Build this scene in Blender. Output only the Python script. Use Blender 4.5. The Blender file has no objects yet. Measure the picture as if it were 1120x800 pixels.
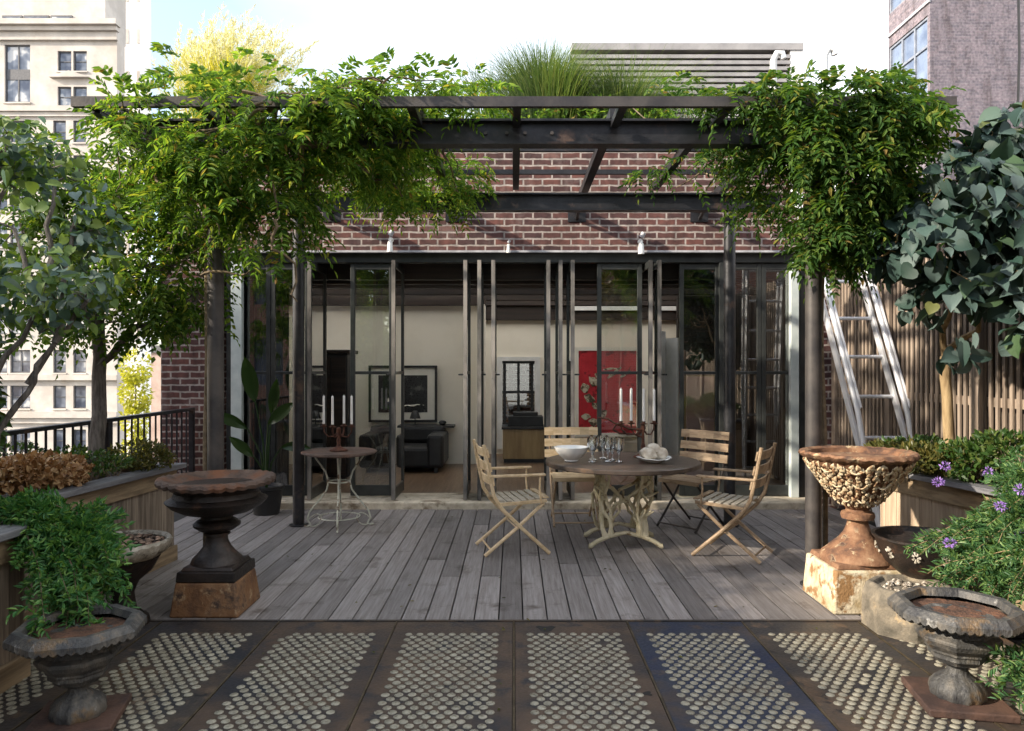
import bpy, bmesh, math, random
import numpy as np
from mathutils import Vector, Matrix, noise
random.seed(7); rng = np.random.default_rng(11)
S = bpy.context.scene; COL = S.collection
PI = math.pi; R = math.radians
F, CX, CY, CH = 800.0, 562.0, 402.0, 1.55
def P(px, py, Y): return Vector(((px-CX)/F*Y, Y, CH-(py-CY)/F*Y))

# ------------------------------------------------------------------ mesh helper
class MB:
    def __init__(s): s.v = []; s.f = []
    def add(s, vs, fs):
        n = len(s.v); s.v += [tuple(p) for p in vs]; s.f += [tuple(i+n for i in f) for f in fs]; return s
    def box(s, x0, x1, y0, y1, z0, z1):
        return s.add([(x0,y0,z0),(x1,y0,z0),(x1,y1,z0),(x0,y1,z0),(x0,y0,z1),(x1,y0,z1),(x1,y1,z1),(x0,y1,z1)],
                     [(3,2,1,0),(4,5,6,7),(0,1,5,4),(1,2,6,5),(2,3,7,6),(3,0,4,7)])
    def frustum(s, cx, cy, z0, z1, w0, d0, w1, d1):
        a, b, c, d = w0/2, d0/2, w1/2, d1/2
        return s.add([(cx-a,cy-b,z0),(cx+a,cy-b,z0),(cx+a,cy+b,z0),(cx-a,cy+b,z0),(cx-c,cy-d,z1),(cx+c,cy-d,z1),(cx+c,cy+d,z1),(cx-c,cy+d,z1)],
                     [(3,2,1,0),(4,5,6,7),(0,1,5,4),(1,2,6,5),(2,3,7,6),(3,0,4,7)])
    def bar(s, p, q, w, h, up=(0,0,1)):
        p, q = Vector(p), Vector(q); d = (q-p).normalized(); u = Vector(up)
        x = d.cross(u)
        if x.length < 1e-4: x = d.cross(Vector((1,0,0)))
        x.normalize(); y = x.cross(d).normalized(); x = x*w/2; y = y*h/2
        return s.add([p-x-y,p+x-y,p+x+y,p-x+y,q-x-y,q+x-y,q+x+y,q-x+y],
                     [(0,1,2,3),(7,6,5,4),(4,5,1,0),(5,6,2,1),(6,7,3,2),(7,4,0,3)])
    def tube(s, pts, r, seg=8, cap=True):
        pts = [Vector(p) for p in pts]; n = len(pts)
        rs = r if isinstance(r, (list, tuple)) else [r]*n
        vs, fs = [], []; t0 = (pts[1]-pts[0]).normalized()
        a = t0.cross(Vector((0,0,1)))
        if a.length < .05: a = t0.cross(Vector((1,0,0)))
        a.normalize()
        for i in range(n):
            t = (pts[min(i+1,n-1)]-pts[max(i-1,0)]).normalized()
            a = (a - t*a.dot(t)); a.normalize(); b = t.cross(a)
            for k in range(seg):
                w = 2*PI*k/seg; vs.append(pts[i]+(a*math.cos(w)+b*math.sin(w))*rs[i])
        for i in range(n-1):
            for k in range(seg):
                k2 = (k+1)%seg; fs.append((i*seg+k, i*seg+k2, (i+1)*seg+k2, (i+1)*seg+k))
        if cap: fs.append(tuple(reversed(range(seg)))); fs.append(tuple((n-1)*seg+k for k in range(seg)))
        return s.add(vs, fs)
    def lathe(s, prof, c=(0,0,0), seg=32, mod=None, rot=0, cap=True):
        vs, fs = [], []; n = len(prof)
        for i, (r, z) in enumerate(prof):
            for k in range(seg):
                w = 2*PI*k/seg+rot; rr, zz = (r, z) if mod is None else mod(i, w, r, z)
                vs.append((c[0]+rr*math.cos(w), c[1]+rr*math.sin(w), c[2]+zz))
        for i in range(n-1):
            for k in range(seg):
                k2 = (k+1)%seg; fs.append((i*seg+k, i*seg+k2, (i+1)*seg+k2, (i+1)*seg+k))
        if cap:
            if prof[0][0] > 1e-4: fs.append(tuple(reversed(range(seg))))
            if prof[-1][0] > 1e-4: fs.append(tuple((n-1)*seg+k for k in range(seg)))
        return s.add(vs, fs)
    def build(s, name, m, parent=None, smooth=False, bevel=0, org=None, angle=40):
        me = bpy.data.meshes.new(name)
        if org is None: org = base_of(parent)
        me.from_pydata([(a-org[0], b-org[1], c-org[2]) for a, b, c in s.v], [], s.f)
        me.validate(); me.materials.append(m)
        if smooth:
            me.polygons.foreach_set('use_smooth', [True]*len(me.polygons))
            try: me.set_sharp_from_angle(angle=R(angle))
            except Exception: pass
        o = bpy.data.objects.new(name, me); COL.objects.link(o)
        if parent: o.parent = parent
        else: o.location = org
        if bevel:
            b = o.modifiers.new('edge', 'BEVEL'); b.width = bevel; b.segments = 2; b.limit_method = 'ANGLE'; b.angle_limit = R(50)
        return o
def base_of(o):
    while o is not None and o.parent is not None: o = o.parent
    return tuple(o.get('_b', (0,0,0))) if o is not None else (0,0,0)
def tag(o, label=None, cat=None, group=None, kind=None):
    if label: o['label'] = label
    if cat: o['category'] = cat
    if group: o['group'] = group
    if kind: o['kind'] = kind
    return o
def thing(name, label, cat, base=(0,0,0), group=None, rz=0, local=False):
    """Empty at the base; parts given in world coordinates unless local."""
    o = bpy.data.objects.new(name, None); COL.objects.link(o); o.location = base; o.rotation_euler = (0,0,rz)
    o.empty_display_size = .1
    o['_b'] = [0.0,0.0,0.0] if local else [float(c) for c in base]
    return tag(o, label, cat, group)
def solo(mb, name, m, label, cat, base=(0,0,0), group=None, **k):
    return tag(mb.build(name, m, None, org=base, **k), label, cat, group)
def copy_tree(o, parent=None):
    c = o.copy(); COL.objects.link(c)
    if parent: c.parent = parent
    for ch in list(o.children): copy_tree(ch, c)
    return c

# ------------------------------------------------------------------ materials
def new_mat(name):
    m = bpy.data.materials.new(name); m.use_nodes = True; nt = m.node_tree; nt.nodes.clear()
    out = nt.nodes.new('ShaderNodeOutputMaterial'); b = nt.nodes.new('ShaderNodeBsdfPrincipled')
    nt.links.new(b.outputs[0], out.inputs[0]); return m, nt, b, out
def ramp(nt, stops):
    r = nt.nodes.new('ShaderNodeValToRGB'); e = r.color_ramp.elements
    while len(e) < len(stops): e.new(.5)
    for i, (p, c) in enumerate(stops): e[i].position = p; e[i].color = (*c, 1)
    return r
def mathn(nt, op, a, b=None, c=None):
    n = nt.nodes.new('ShaderNodeMath'); n.operation = op
    for i, v in enumerate((a, b, c)):
        if v is None: continue
        if isinstance(v, (int, float)): n.inputs[i].default_value = v
        else: nt.links.new(v, n.inputs[i])
    return n.outputs[0]
def mixc(nt, fac, a, b, mode='MIX'):
    n = nt.nodes.new('ShaderNodeMix'); n.data_type = 'RGBA'; n.blend_type = mode
    for i, v in ((0, fac), (6, a), (7, b)):
        if isinstance(v, (int, float)): n.inputs[i].default_value = v
        elif isinstance(v, tuple): n.inputs[i].default_value = (*v, 1)
        else: nt.links.new(v, n.inputs[i])
    return n.outputs[2]
def surf(name, stops, scale=6, rough=.7, metal=0, bump=.2, stretch=(1,1,1), detail=6, island=0, blot=None, fine=60, spec=.5, bdist=.01, rvar=.15, dist=0):
    """noise-ramp surface; island = per-piece brightness spread; blot = (colour, scale, threshold, softness) stains"""
    m, nt, b, out = new_mat(name); L = nt.links.new
    tc = nt.nodes.new('ShaderNodeTexCoord'); mp = nt.nodes.new('ShaderNodeMapping'); L(tc.outputs['Object'], mp.inputs[0]); mp.inputs['Scale'].default_value = stretch
    vec = mp.outputs[0]; geo = None
    if island:
        geo = nt.nodes.new('ShaderNodeNewGeometry'); va = nt.nodes.new('ShaderNodeVectorMath'); va.operation = 'ADD'
        sc = nt.nodes.new('ShaderNodeVectorMath'); sc.operation = 'SCALE'; sc.inputs[0].default_value = (37, 91, 53); L(geo.outputs['Random Per Island'], sc.inputs['Scale'])
        L(vec, va.inputs[0]); L(sc.outputs[0], va.inputs[1]); vec = va.outputs[0]
    n = nt.nodes.new('ShaderNodeTexNoise'); n.inputs['Scale'].default_value = scale; n.inputs['Detail'].default_value = detail; n.inputs['Roughness'].default_value = .62; n.inputs['Distortion'].default_value = dist
    L(vec, n.inputs['Vector']); r = ramp(nt, stops); L(mathn(nt, 'MULTIPLY_ADD', n.outputs[0], 1.7, -.35), r.inputs[0]); col = r.outputs[0]
    if blot:
        for bc, bs, bt, bw in (blot if isinstance(blot, list) else [blot]):
            n2 = nt.nodes.new('ShaderNodeTexNoise'); n2.inputs['Scale'].default_value = bs; n2.inputs['Detail'].default_value = 8; n2.inputs['Roughness'].default_value = .65; L(tc.outputs['Object'], n2.inputs['Vector'])
            mr = nt.nodes.new('ShaderNodeMapRange'); mr.inputs[1].default_value = bt; mr.inputs[2].default_value = bt+bw; L(mathn(nt, 'MULTIPLY_ADD', n2.outputs[0], 1.6, -.3), mr.inputs[0])
            col = mixc(nt, mr.outputs[0], col, bc)
    if island:
        k = mathn(nt, 'MULTIPLY_ADD', geo.outputs['Random Per Island'], 2*island, 1-island)
        cb = nt.nodes.new('ShaderNodeCombineXYZ'); [L(k, cb.inputs[i]) for i in range(3)]
        col = mixc(nt, 1.0, col, cb.outputs[0], 'MULTIPLY')
    L(col, b.inputs['Base Color']); b.inputs['Metallic'].default_value = metal
    b.inputs['Specular IOR Level'].default_value = spec
    nf = nt.nodes.new('ShaderNodeTexNoise'); nf.inputs['Scale'].default_value = fine; nf.inputs['Detail'].default_value = 4; L(vec, nf.inputs['Vector'])
    L(mathn(nt, 'MULTIPLY_ADD', nf.outputs[0], 2*rvar, rough-rvar), b.inputs['Roughness'])
    if bump:
        bp = nt.nodes.new('ShaderNodeBump'); bp.inputs['Strength'].default_value = bump; bp.inputs['Distance'].default_value = bdist
        L(mathn(nt, 'ADD', nf.outputs[0], n.outputs[0]), bp.inputs['Height']); L(bp.outputs[0], b.inputs['Normal'])
    return m
def brick(name, c1, c2, mortar, bw=.215, rh=.075, mw=.011, bump=.6, wash=.0, sootc=(.05,.03,.03)):
    m, nt, b, out = new_mat(name); L = nt.links.new
    tc = nt.nodes.new('ShaderNodeTexCoord'); sx = nt.nodes.new('ShaderNodeSeparateXYZ'); L(tc.outputs['Object'], sx.inputs[0])
    cb = nt.nodes.new('ShaderNodeCombineXYZ')
    wn = nt.nodes.new('ShaderNodeTexNoise'); wn.inputs['Scale'].default_value = 9; L(tc.outputs['Object'], wn.inputs['Vector'])
    L(mathn(nt, 'ADD', sx.outputs[0], sx.outputs[1]), cb.inputs[0])
    L(mathn(nt, 'ADD', sx.outputs[2], mathn(nt, 'MULTIPLY', mathn(nt, 'SUBTRACT', wn.outputs[0], .5), .024)), cb.inputs[1])
    bt = nt.nodes.new('ShaderNodeTexBrick'); L(cb.outputs[0], bt.inputs['Vector'])
    bt.inputs['Scale'].default_value = 1; bt.inputs['Brick Width'].default_value = bw; bt.inputs['Row Height'].default_value = rh; bt.inputs['Mortar Size'].default_value = mw; bt.inputs['Mortar Smooth'].default_value = .25; bt.inputs['Bias'].default_value = -.1
    bt.inputs['Color1'].default_value = (*c1,1); bt.inputs['Color2'].default_value = (*c2,1); bt.inputs['Mortar'].default_value = (*mortar,1)
    n = nt.nodes.new('ShaderNodeTexNoise'); n.inputs['Scale'].default_value = 14; n.inputs['Detail'].default_value = 8; L(tc.outputs['Object'], n.inputs['Vector'])
    r = ramp(nt, [(.3,(.62,.6,.6)),(.7,(1.3,1.25,1.2))]); L(n.outputs[0], r.inputs[0])
    col = mixc(nt, 1.0, bt.outputs[0], r.outputs[0], 'MULTIPLY')
    n2 = nt.nodes.new('ShaderNodeTexNoise'); n2.inputs['Scale'].default_value = 3.1; n2.inputs['Detail'].default_value = 9; n2.inputs['Roughness'].default_value = .7; L(tc.outputs['Object'], n2.inputs['Vector'])
    mr = nt.nodes.new('ShaderNodeMapRange'); mr.inputs[1].default_value = .52; mr.inputs[2].default_value = .75; mr.inputs[4].default_value = wash; L(n2.outputs[0], mr.inputs[0])
    col = mixc(nt, mr.outputs[0], col, mortar)
    n3 = nt.nodes.new('ShaderNodeTexNoise'); n3.inputs['Scale'].default_value = 1.3; n3.inputs['Detail'].default_value = 7; n3.inputs['Roughness'].default_value = .7
    m3 = nt.nodes.new('ShaderNodeMapping'); m3.inputs['Scale'].default_value = (2.2,2.2,.5); L(tc.outputs['Object'], m3.inputs[0]); L(m3.outputs[0], n3.inputs['Vector'])
    r3 = ramp(nt, [(.34,(.55,.52,.5)),(.52,(1,1,1)),(.68,(1.12,1.1,1.08))]); L(n3.outputs[0], r3.inputs[0]); col = mixc(nt, 1.0, col, r3.outputs[0], 'MULTIPLY')
    L(col, b.inputs['Base Color']); b.inputs['Roughness'].default_value = .88
    bp = nt.nodes.new('ShaderNodeBump'); bp.inputs['Strength'].default_value = bump; bp.inputs['Distance'].default_value = .012
    L(mathn(nt, 'ADD', mathn(nt, 'SUBTRACT', 1, bt.outputs['Fac']), mathn(nt, 'MULTIPLY', n.outputs[0], .5)), bp.inputs['Height']); L(bp.outputs[0], b.inputs['Normal'])
    return m
def leafm(name, stops, trans=.35, rough=.45, tcol=None, spec=.4, back=None):
    m, nt, b, out = new_mat(name); L = nt.links.new
    g = nt.nodes.new('ShaderNodeNewGeometry'); r = ramp(nt, stops); L(g.outputs['Random Per Island'], r.inputs[0])
    col = r.outputs[0]
    if back: col = mixc(nt, g.outputs['Backfacing'], col, back)
    L(col, b.inputs['Base Color']); b.inputs['Roughness'].default_value = rough; b.inputs['Specular IOR Level'].default_value = spec
    t = nt.nodes.new('ShaderNodeBsdfTranslucent')
    L(mixc(nt, 1.0, r.outputs[0], tcol or (1.9,1.7,.7), 'MULTIPLY'), t.inputs[0])
    mx = nt.nodes.new('ShaderNodeMixShader'); mx.inputs[0].default_value = trans; L(b.outputs[0], mx.inputs[1]); L(t.outputs[0], mx.inputs[2]); L(mx.outputs[0], out.inputs[0])
    return m
def glassm(name, tint=(.9,.93,.9), refl=1.0, ior=1.5):
    m, nt, b, out = new_mat(name); L = nt.links.new; nt.nodes.remove(b)
    t = nt.nodes.new('ShaderNodeBsdfTransparent'); t.inputs[0].default_value = (*tint,1)
    g = nt.nodes.new('ShaderNodeBsdfGlossy'); g.inputs['Roughness'].default_value = .01; g.inputs[0].default_value = (1,1,1,1)
    fr = nt.nodes.new('ShaderNodeFresnel'); fr.inputs[0].default_value = ior
    mx = nt.nodes.new('ShaderNodeMixShader'); L(mathn(nt, 'MINIMUM', mathn(nt, 'MULTIPLY', fr.outputs[0], refl), 1.0), mx.inputs[0]); L(t.outputs[0], mx.inputs[1]); L(g.outputs[0], mx.inputs[2]); L(mx.outputs[0], out.inputs[0])
    return m

# ------------------------------------------------------------------ leaves
DIAMOND = ([(0,0,0),(.42,.5,.10),(1,0,-.10),(.42,-.5,.10)], [(0,2,1),(0,3,2)])
LANCE = ([(0,0,0),(.3,.5,.08),(.68,.34,.05),(1,0,-.10),(.68,-.34,.05),(.3,-.5,.08)], [(0,3,2,1),(0,5,4,3)])
HEART_OLD = ([(0,0,0),(-.12,.26,.06),(.2,.56,.12),(.62,.44,.02),(1,0,-.22),(.62,-.44,.02),(.2,-.56,.12),(-.12,-.26,.06),(.45,0,-.03)],
         [(0,8,2,1),(8,4,3,2),(0,7,6,8),(8,6,5,4)])
HEART = ([(0,0,0),(-.11,.2,.05),(-.02,.42,.10),(.24,.54,.12),(.52,.48,.08),(.8,.26,-.02),(1,0,-.24),(.8,-.26,-.02),(.52,-.48,.08),(.24,-.54,.12),(-.02,-.42,.10),(-.11,-.2,.05),(.28,0,.0),(.6,0,-.05)],
         [(0,12,3,2,1)[::1],(12,13,4,3),(13,6,5,4),(0,11,10,9,12),(12,9,8,13),(13,8,7,6)])
def unit(a): return a/np.maximum(np.linalg.norm(a, axis=1, keepdims=True), 1e-6)
def leaf_mesh(pos, d, nrm, Ln, W, shape, MBo=None):
    pos = np.asarray(pos, float); d = unit(np.asarray(d, float)); nrm = np.asarray(nrm, float)
    nrm = unit(nrm - d*np.sum(nrm*d, axis=1, keepdims=True)); side = np.cross(nrm, d)
    Ln = np.broadcast_to(np.asarray(Ln, float), (len(pos),)); W = np.broadcast_to(np.asarray(W, float), (len(pos),))
    vs, fs = shape; k = len(vs); out = np.zeros((len(pos), k, 3))
    for i, (u, v, h) in enumerate(vs):
        out[:, i] = pos + d*(u*Ln)[:,None] + side*(v*W)[:,None] + nrm*(h*Ln)[:,None]
    V = out.reshape(-1, 3); faces = []
    for i in range(len(pos)):
        o = i*k
        for f in fs: faces.append(tuple(o+j for j in f))
    m = MBo or MB(); m.add(V.tolist(), faces) if len(m.v) else (m.v.extend(map(tuple, V.tolist())), m.f.extend(faces))
    return m
def cloud(blobs, n, gap=.0, gs=3.0, shell=.55):
    """points in a union of ellipsoids, thinned by noise so the mass clumps and has holes; returns points and outward directions"""
    w = np.array([b[3]*b[4]*b[5]*(b[6] if len(b) > 6 else 1) for b in blobs])**.8; w /= w.sum(); pts, outw = [], []
    while len(pts) < n:
        b = blobs[rng.choice(len(blobs), p=w)]; q = rng.normal(size=3); q /= np.linalg.norm(q)
        rad = rng.random()**(1/3); rad = shell*(.72+.28*rad)+(1-shell)*rad if rng.random() < .7 else rad
        p = np.array(b[:3])+q*rad*np.array(b[3:6])
        if gap and noise.noise(Vector(p*gs)) < gap-.5*rng.random(): continue
        pts.append(p); outw.append(q)
    return np.array(pts), np.array(outw)
def pinnate(pos, d, nrm, Ln, pairs=5, lw=.25, shape=DIAMOND, droop=.35, MBo=None):
    """compound leaves: leaflet pairs along a drooping stalk"""
    d = unit(d); nrm = unit(nrm - d*np.sum(nrm*d, axis=1, keepdims=True)); side = np.cross(nrm, d); ps, ds, ns, ls = [], [], [], []
    down = np.array([0,0,-1.0])
    for k in range(pairs+1):
        t = .18+.82*k/pairs
        c = pos + d*(t*Ln)[:,None] + down*(droop*t*t*Ln)[:,None]
        dd = unit(d + down*(2*droop*t))
        if k == pairs:
            ps.append(c); ds.append(dd); ns.append(nrm); ls.append(Ln*.26)
        else:
            for sg in (-1, 1):
                j = rng.normal(scale=.16, size=d.shape)
                ps.append(c); ds.append(unit(side*sg*.85+dd*.55+j+down*.12)); ns.append(nrm+rng.normal(scale=.25, size=d.shape)); ls.append(Ln*(.22+.1*math.sin(PI*t)))
    ls = np.concatenate(ls)
    return leaf_mesh(np.concatenate(ps), np.concatenate(ds), np.concatenate(ns), ls, ls*lw/.6, shape, MBo)
def wander(p, q, n=8, amp=.05, sag=0):
    p, q = Vector(p), Vector(q); out = []; o = Vector((random.random()*50, random.random()*50, random.random()*50))
    for i in range(n):
        t = i/(n-1); e = math.sin(PI*t)**.6 if 0 < t < 1 else 0
        out.append(p.lerp(q, t)+noise.noise_vector(o+Vector((t*3, 0, 0)))*amp*2*e+Vector((0,0,-sag*4*t*(1-t))))
    return out
def frostm(name):
    m, nt, b, out = new_mat(name); t = nt.nodes.new('ShaderNodeBsdfTranslucent'); t.inputs[0].default_value = (.92,.92,.9,1); nt.links.new(t.outputs[0], out.inputs[0]); return m
# ------------------------------------------------------------------ shared materials
M = {}
M['brick'] = brick('old_brick', (.13,.052,.043), (.048,.024,.026), (.33,.295,.275), mw=.011, wash=.35)
M['brick_opp'] = brick('street_brick', (.26,.11,.07), (.17,.07,.05), (.3,.25,.22), wash=.2)
M['brick_grey'] = brick('grey_brick', (.21,.18,.21), (.13,.12,.15), (.22,.21,.23), bw=.22, rh=.08, mw=.006, wash=.3)
M['steel'] = surf('blackened_steel', [(.3,(.015,.016,.019)),(.7,(.032,.032,.036))], scale=7, rough=.42, metal=.3, bump=.08, blot=((.10,.065,.05),4,.62,.2))
M['steel_warm'] = surf('worn_steel', [(.3,(.035,.032,.033)),(.7,(.075,.066,.06))], scale=5, rough=.5, metal=.2, bump=.1)
M['frame'] = surf('window_steel', [(.3,(.018,.021,.021)),(.7,(.042,.045,.043))], scale=5, rough=.4, metal=.1, bump=.06)
M['jamb'] = surf('pale_jamb_paint', [(.3,(.42,.48,.47)),(.7,(.55,.6,.58))], scale=4, rough=.45, bump=.04)
M['leafedge'] = surf('lit_door_edge', [(.3,(.05,.048,.045)),(.7,(.34,.31,.28))], scale=3, rough=.4, stretch=(1,1,.35), metal=.2, bump=.05)  # pale streaks coloured in for the lit front edges of the doors
M['lintel'] = surf('lintel_grey', [(.3,(.3,.3,.32)),(.7,(.48,.48,.5))], scale=9, rough=.6, bump=.1)
M['sill'] = surf('pale_sill_stone', [(.3,(.42,.36,.27)),(.7,(.62,.55,.43))], scale=8, rough=.8, bump=.3, blot=((.2,.15,.1),5,.55,.2))
M['glass'] = glassm('window_glass', (.95,.97,.95), 3.2)
M['plaster'] = surf('white_plaster', [(.35,(.87,.81,.69)),(.65,(.91,.85,.73))], scale=2, rough=.9, bump=.03)
M['woodceil'] = surf('dark_ceiling_wood', [(.3,(.014,.009,.007)),(.7,(.036,.021,.014))], scale=5, rough=.6, stretch=(.2,6,6), bump=.15)
M['woodfloor'] = surf('dark_floor_boards', [(.3,(.12,.075,.045)),(.7,(.2,.13,.08))], scale=5, rough=.35, stretch=(6,.3,6), bump=.05)
M['deck'] = surf('weathered_deck', [(.2,(.14,.122,.112)),(.5,(.195,.175,.165)),(.8,(.25,.23,.22))], scale=8, rough=.62, stretch=(7,.35,7), bump=.35, bdist=.004, island=.34, blot=((.07,.055,.045),3.3,.60,.22))
M['frost'] = frostm('added_frosted_glass')  # diffusing panes for the added skylight and side windows
M['void'] = surf('dark_subfloor', [(.3,(.012,.011,.01)),(.7,(.02,.018,.016))], rough=.95, bump=0)
M['iron'] = surf('rusted_iron_plate', [(.22,(.026,.028,.034)),(.5,(.055,.046,.040)),(.8,(.105,.068,.044))], scale=2.3, rough=.48, metal=.25, bump=.22, detail=9, blot=[((.13,.09,.06),6,.6,.15),((.02,.02,.022),8,.63,.1)], rvar=.2, dist=.6)
M['iron_blue'] = surf('blued_iron_plate', [(.28,(.020,.030,.065)),(.5,(.035,.042,.062)),(.72,(.07,.052,.042))], scale=2.6, rough=.45, metal=.25, bump=.22, detail=9, blot=((.09,.065,.05),6,.62,.15), rvar=.2, dist=.6)
M['iron_brown'] = surf('brown_iron_plate', [(.22,(.028,.028,.033)),(.5,(.07,.050,.038)),(.8,(.115,.075,.05))], scale=2.6, rough=.52, metal=.2, bump=.22, detail=9, blot=((.03,.03,.034),6,.58,.15), rvar=.2, dist=.6)
M['lens'] = surf('vault_lens_glass', [(.25,(.17,.155,.115)),(.75,(.33,.305,.235))], scale=30, rough=.3, bump=.1, island=.14, blot=((.16,.12,.08),2.5,.66,.25))
M['brass'] = surf('brass_strip', [(.3,(.07,.055,.035)),(.7,(.14,.11,.07))], scale=9, rough=.5, metal=.6, bump=.1)
M['roofing'] = surf('roofing', [(.3,(.1,.1,.1)),(.7,(.16,.16,.16))], rough=.9, bump=.1)
M['far_ground'] = surf('city_ground', [(.3,(.10,.10,.10)),(.7,(.16,.155,.15))], scale=.05, rough=.9, bump=0)
M['white'] = surf('white_enamel', [(.3,(.7,.7,.68)),(.7,(.8,.8,.78))], rough=.4, bump=.03)
M['black'] = surf('matt_black', [(.3,(.012,.012,.013)),(.7,(.022,.022,.023))], rough=.5, bump=.05)

# ------------------------------------------------------------------ world, sun, camera
SUN_DIR = Vector((-.86, -.30, .44)).normalized()          # towards the sun
elev = math.asin(SUN_DIR.z); az = math.atan2(SUN_DIR.x, SUN_DIR.y)
W = bpy.data.worlds.new('World'); S.world = W; W.use_nodes = True; nt = W.node_tree; nt.nodes.clear(); L = nt.links.new
wo = nt.nodes.new('ShaderNodeOutputWorld'); bg = nt.nodes.new('ShaderNodeBackground'); L(bg.outputs[0], wo.inputs[0])
sky = nt.nodes.new('ShaderNodeTexSky'); sky.sky_type = 'NISHITA'; sky.sun_disc = False; sky.sun_elevation = elev; sky.sun_rotation = az; sky.dust_density = 1.6; sky.air_density = 1.0
tc = nt.nodes.new('ShaderNodeTexCoord'); mp = nt.nodes.new('ShaderNodeMapping'); mp.inputs['Scale'].default_value = (1,1,2.2); L(tc.outputs['Generated'], mp.inputs[0])
cn = nt.nodes.new('ShaderNodeTexNoise'); cn.inputs['Scale'].default_value = 1.7; cn.inputs['Detail'].default_value = 7; L(mp.outputs[0], cn.inputs['Vector'])
sp = nt.nodes.new('ShaderNodeSeparateXYZ'); L(tc.outputs['Generated'], sp.inputs[0])
cl = mathn(nt, 'ADD', cn.outputs[0], mathn(nt, 'MULTIPLY', sp.outputs[0], .85))   # thin bright cloud, thicker to the east
mr = nt.nodes.new('ShaderNodeMapRange'); mr.inputs[1].default_value = .22; mr.inputs[2].default_value = 1.05; mr.inputs[3].default_value = .14; L(cl, mr.inputs[0])
L(mixc(nt, mr.outputs[0], sky.outputs[0], (5.6,5.75,5.9)), bg.inputs[0]); bg.inputs[1].default_value = .15
sl = bpy.data.lights.new('sun', 'SUN'); sl.energy = 3.4; sl.angle = R(1.2); sl.color = (1.0,.89,.74)
so = bpy.data.objects.new('sun', sl); COL.objects.link(so); so.rotation_euler = (-SUN_DIR).to_track_quat('-Z', 'Y').to_euler()
cam = bpy.data.cameras.new('camera'); co = bpy.data.objects.new('camera', cam); COL.objects.link(co)
co.location = (0,0,CH); co.rotation_euler = (PI/2,0,0); cam.sensor_width = 36; cam.lens = F/1120*36; cam.shift_x = -2/1120; cam.shift_y = 2/1120; cam.clip_end = 3000; cam.clip_start = .05
S.camera = co
S.view_settings.view_transform = 'Standard'; S.view_settings.look = 'None'; S.view_settings.exposure = 1.42; S.view_settings.gamma = 1
S.render.engine = 'CYCLES'; S.cycles.max_bounces = 8; S.cycles.transparent_max_bounces = 12; S.cycles.caustics_reflective = False; S.cycles.caustics_refractive = False
S.cycles.use_denoising = True; S.cycles.sample_clamp_indirect = 6

# ------------------------------------------------------------------ ground, paving, deck
YW = 8.25
g = MB().add([(-900,-500,-25),(900,-500,-25),(900,1500,-25),(-900,1500,-25)], [(0,1,2,3)]); tag(g.build('ground', M['far_ground']), kind='structure')
tag(MB().box(-4.4,4.4,-6,16,-.6,-.12).build('terrace_slab', M['void']), kind='structure')
pav = thing('pavement', None, None, (0,0,0)); pav['kind'] = 'structure'
joints = [-2.86,-2.145,-1.43,-.714,.0,.69,1.39,2.10,2.82]; mats = ['iron','iron','iron_brown','iron_brown','iron_brown','iron_blue','iron','iron']
fronts = [(2.26,4.455),(.02,2.25),(-2.2,.01)]
for i in range(8):
    for j, (y0, y1) in enumerate(fronts):
        x0, x1 = joints[i]+.006, joints[i+1]-.006
        pn = MB().box(x0, x1, y0, y1, -.11, 0).build('iron_panel', M[mats[(i+3*j)%8] if j else mats[i]], pav, bevel=.004)
        ln = MB(); bx = .07; ny = 0; y = y1-.215
        if j == 0 and i == 3: pass
        while y > y0+.16:
            off = .5 if ny % 2 else 0; n = 9; st = x0+(x1-x0-(n-1+.0)*.0625)/2
            for k in range(n - (1 if off else 0)):
                if random.random() < .007: continue
                q = random.uniform(.97,1.03); ln.lathe([(.0212*q,.0),(.0212*q,.003),(.017*q,.0056),(.0001,.0068)], (st+(k+off)*.0625+random.uniform(-.0012,.0012), y+random.uniform(-.0012,.0012), random.uniform(-.0015,.001)), 9, cap=False)
            y -= .0435; ny += 1
        ln.build('glass_lenses', M['lens'], pn, smooth=True)
    pass
br = MB()
for x in joints[1:-1]: br.box(x-.005, x+.005, -2.2, 4.455, -.1, .003)
br.build('joint_strip', M['brass'], pav)
for px, py, w, h in ((597,688,.055,.045),(708,759,.022,.022)):   # gaps where iron has rusted away
    Y = 1240/(py-402); x = (px-562)/800*Y
    MB().lathe([(1,0),(.0001,.0008)], (0,0,0), 14, mod=lambda i, a, r, z: (r*(w*abs(math.cos(a))+h*abs(math.sin(a)))*.8*(1+.25*math.sin(3*a+px)), z), cap=False).build('rust_hole', M['void'], pav).location = (x, Y, .0015)
MB().box(-2.86,2.82,4.456,4.478,-.1,.006).build('edge_angle', M['iron'], pav)
dk = MB(); x = -3.4; screws = []
while x < 3.5:
    w = .142+random.uniform(-.002,.002); cuts = [4.48]
    c = 4.48+random.uniform(.9,3.4)
    while c < 7.75: cuts.append(c); c += random.uniform(2.2,3.6)
    cuts.append(8.2)
    screws.append((x, [4.52+.6*i for i in range(7)]+[c_+s_ for c_ in cuts[1:-1] for s_ in (-.02,.02)]))
    for a, b in zip(cuts, cuts[1:]):
        dz = random.uniform(-.0018,.0018); dk.box(x, x+w, a+.002, b-.002, -.03, dz)
    x += w+.0085
tag(dk.build('deck', M['deck'], bevel=.003), kind='structure')
sc = MB()
for xb_, ys_ in screws:
    for y in ys_:
        for dx in (.025,.117): sc.lathe([(.0042,.0021),(.0001,.0024)], (xb_+dx+random.uniform(-.004,.004), y+random.uniform(-.006,.006), 0), 7, cap=False)
sc.build('screw_heads', M['steel'], bpy.data.objects['deck'])['kind'] = 'stuff'
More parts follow.
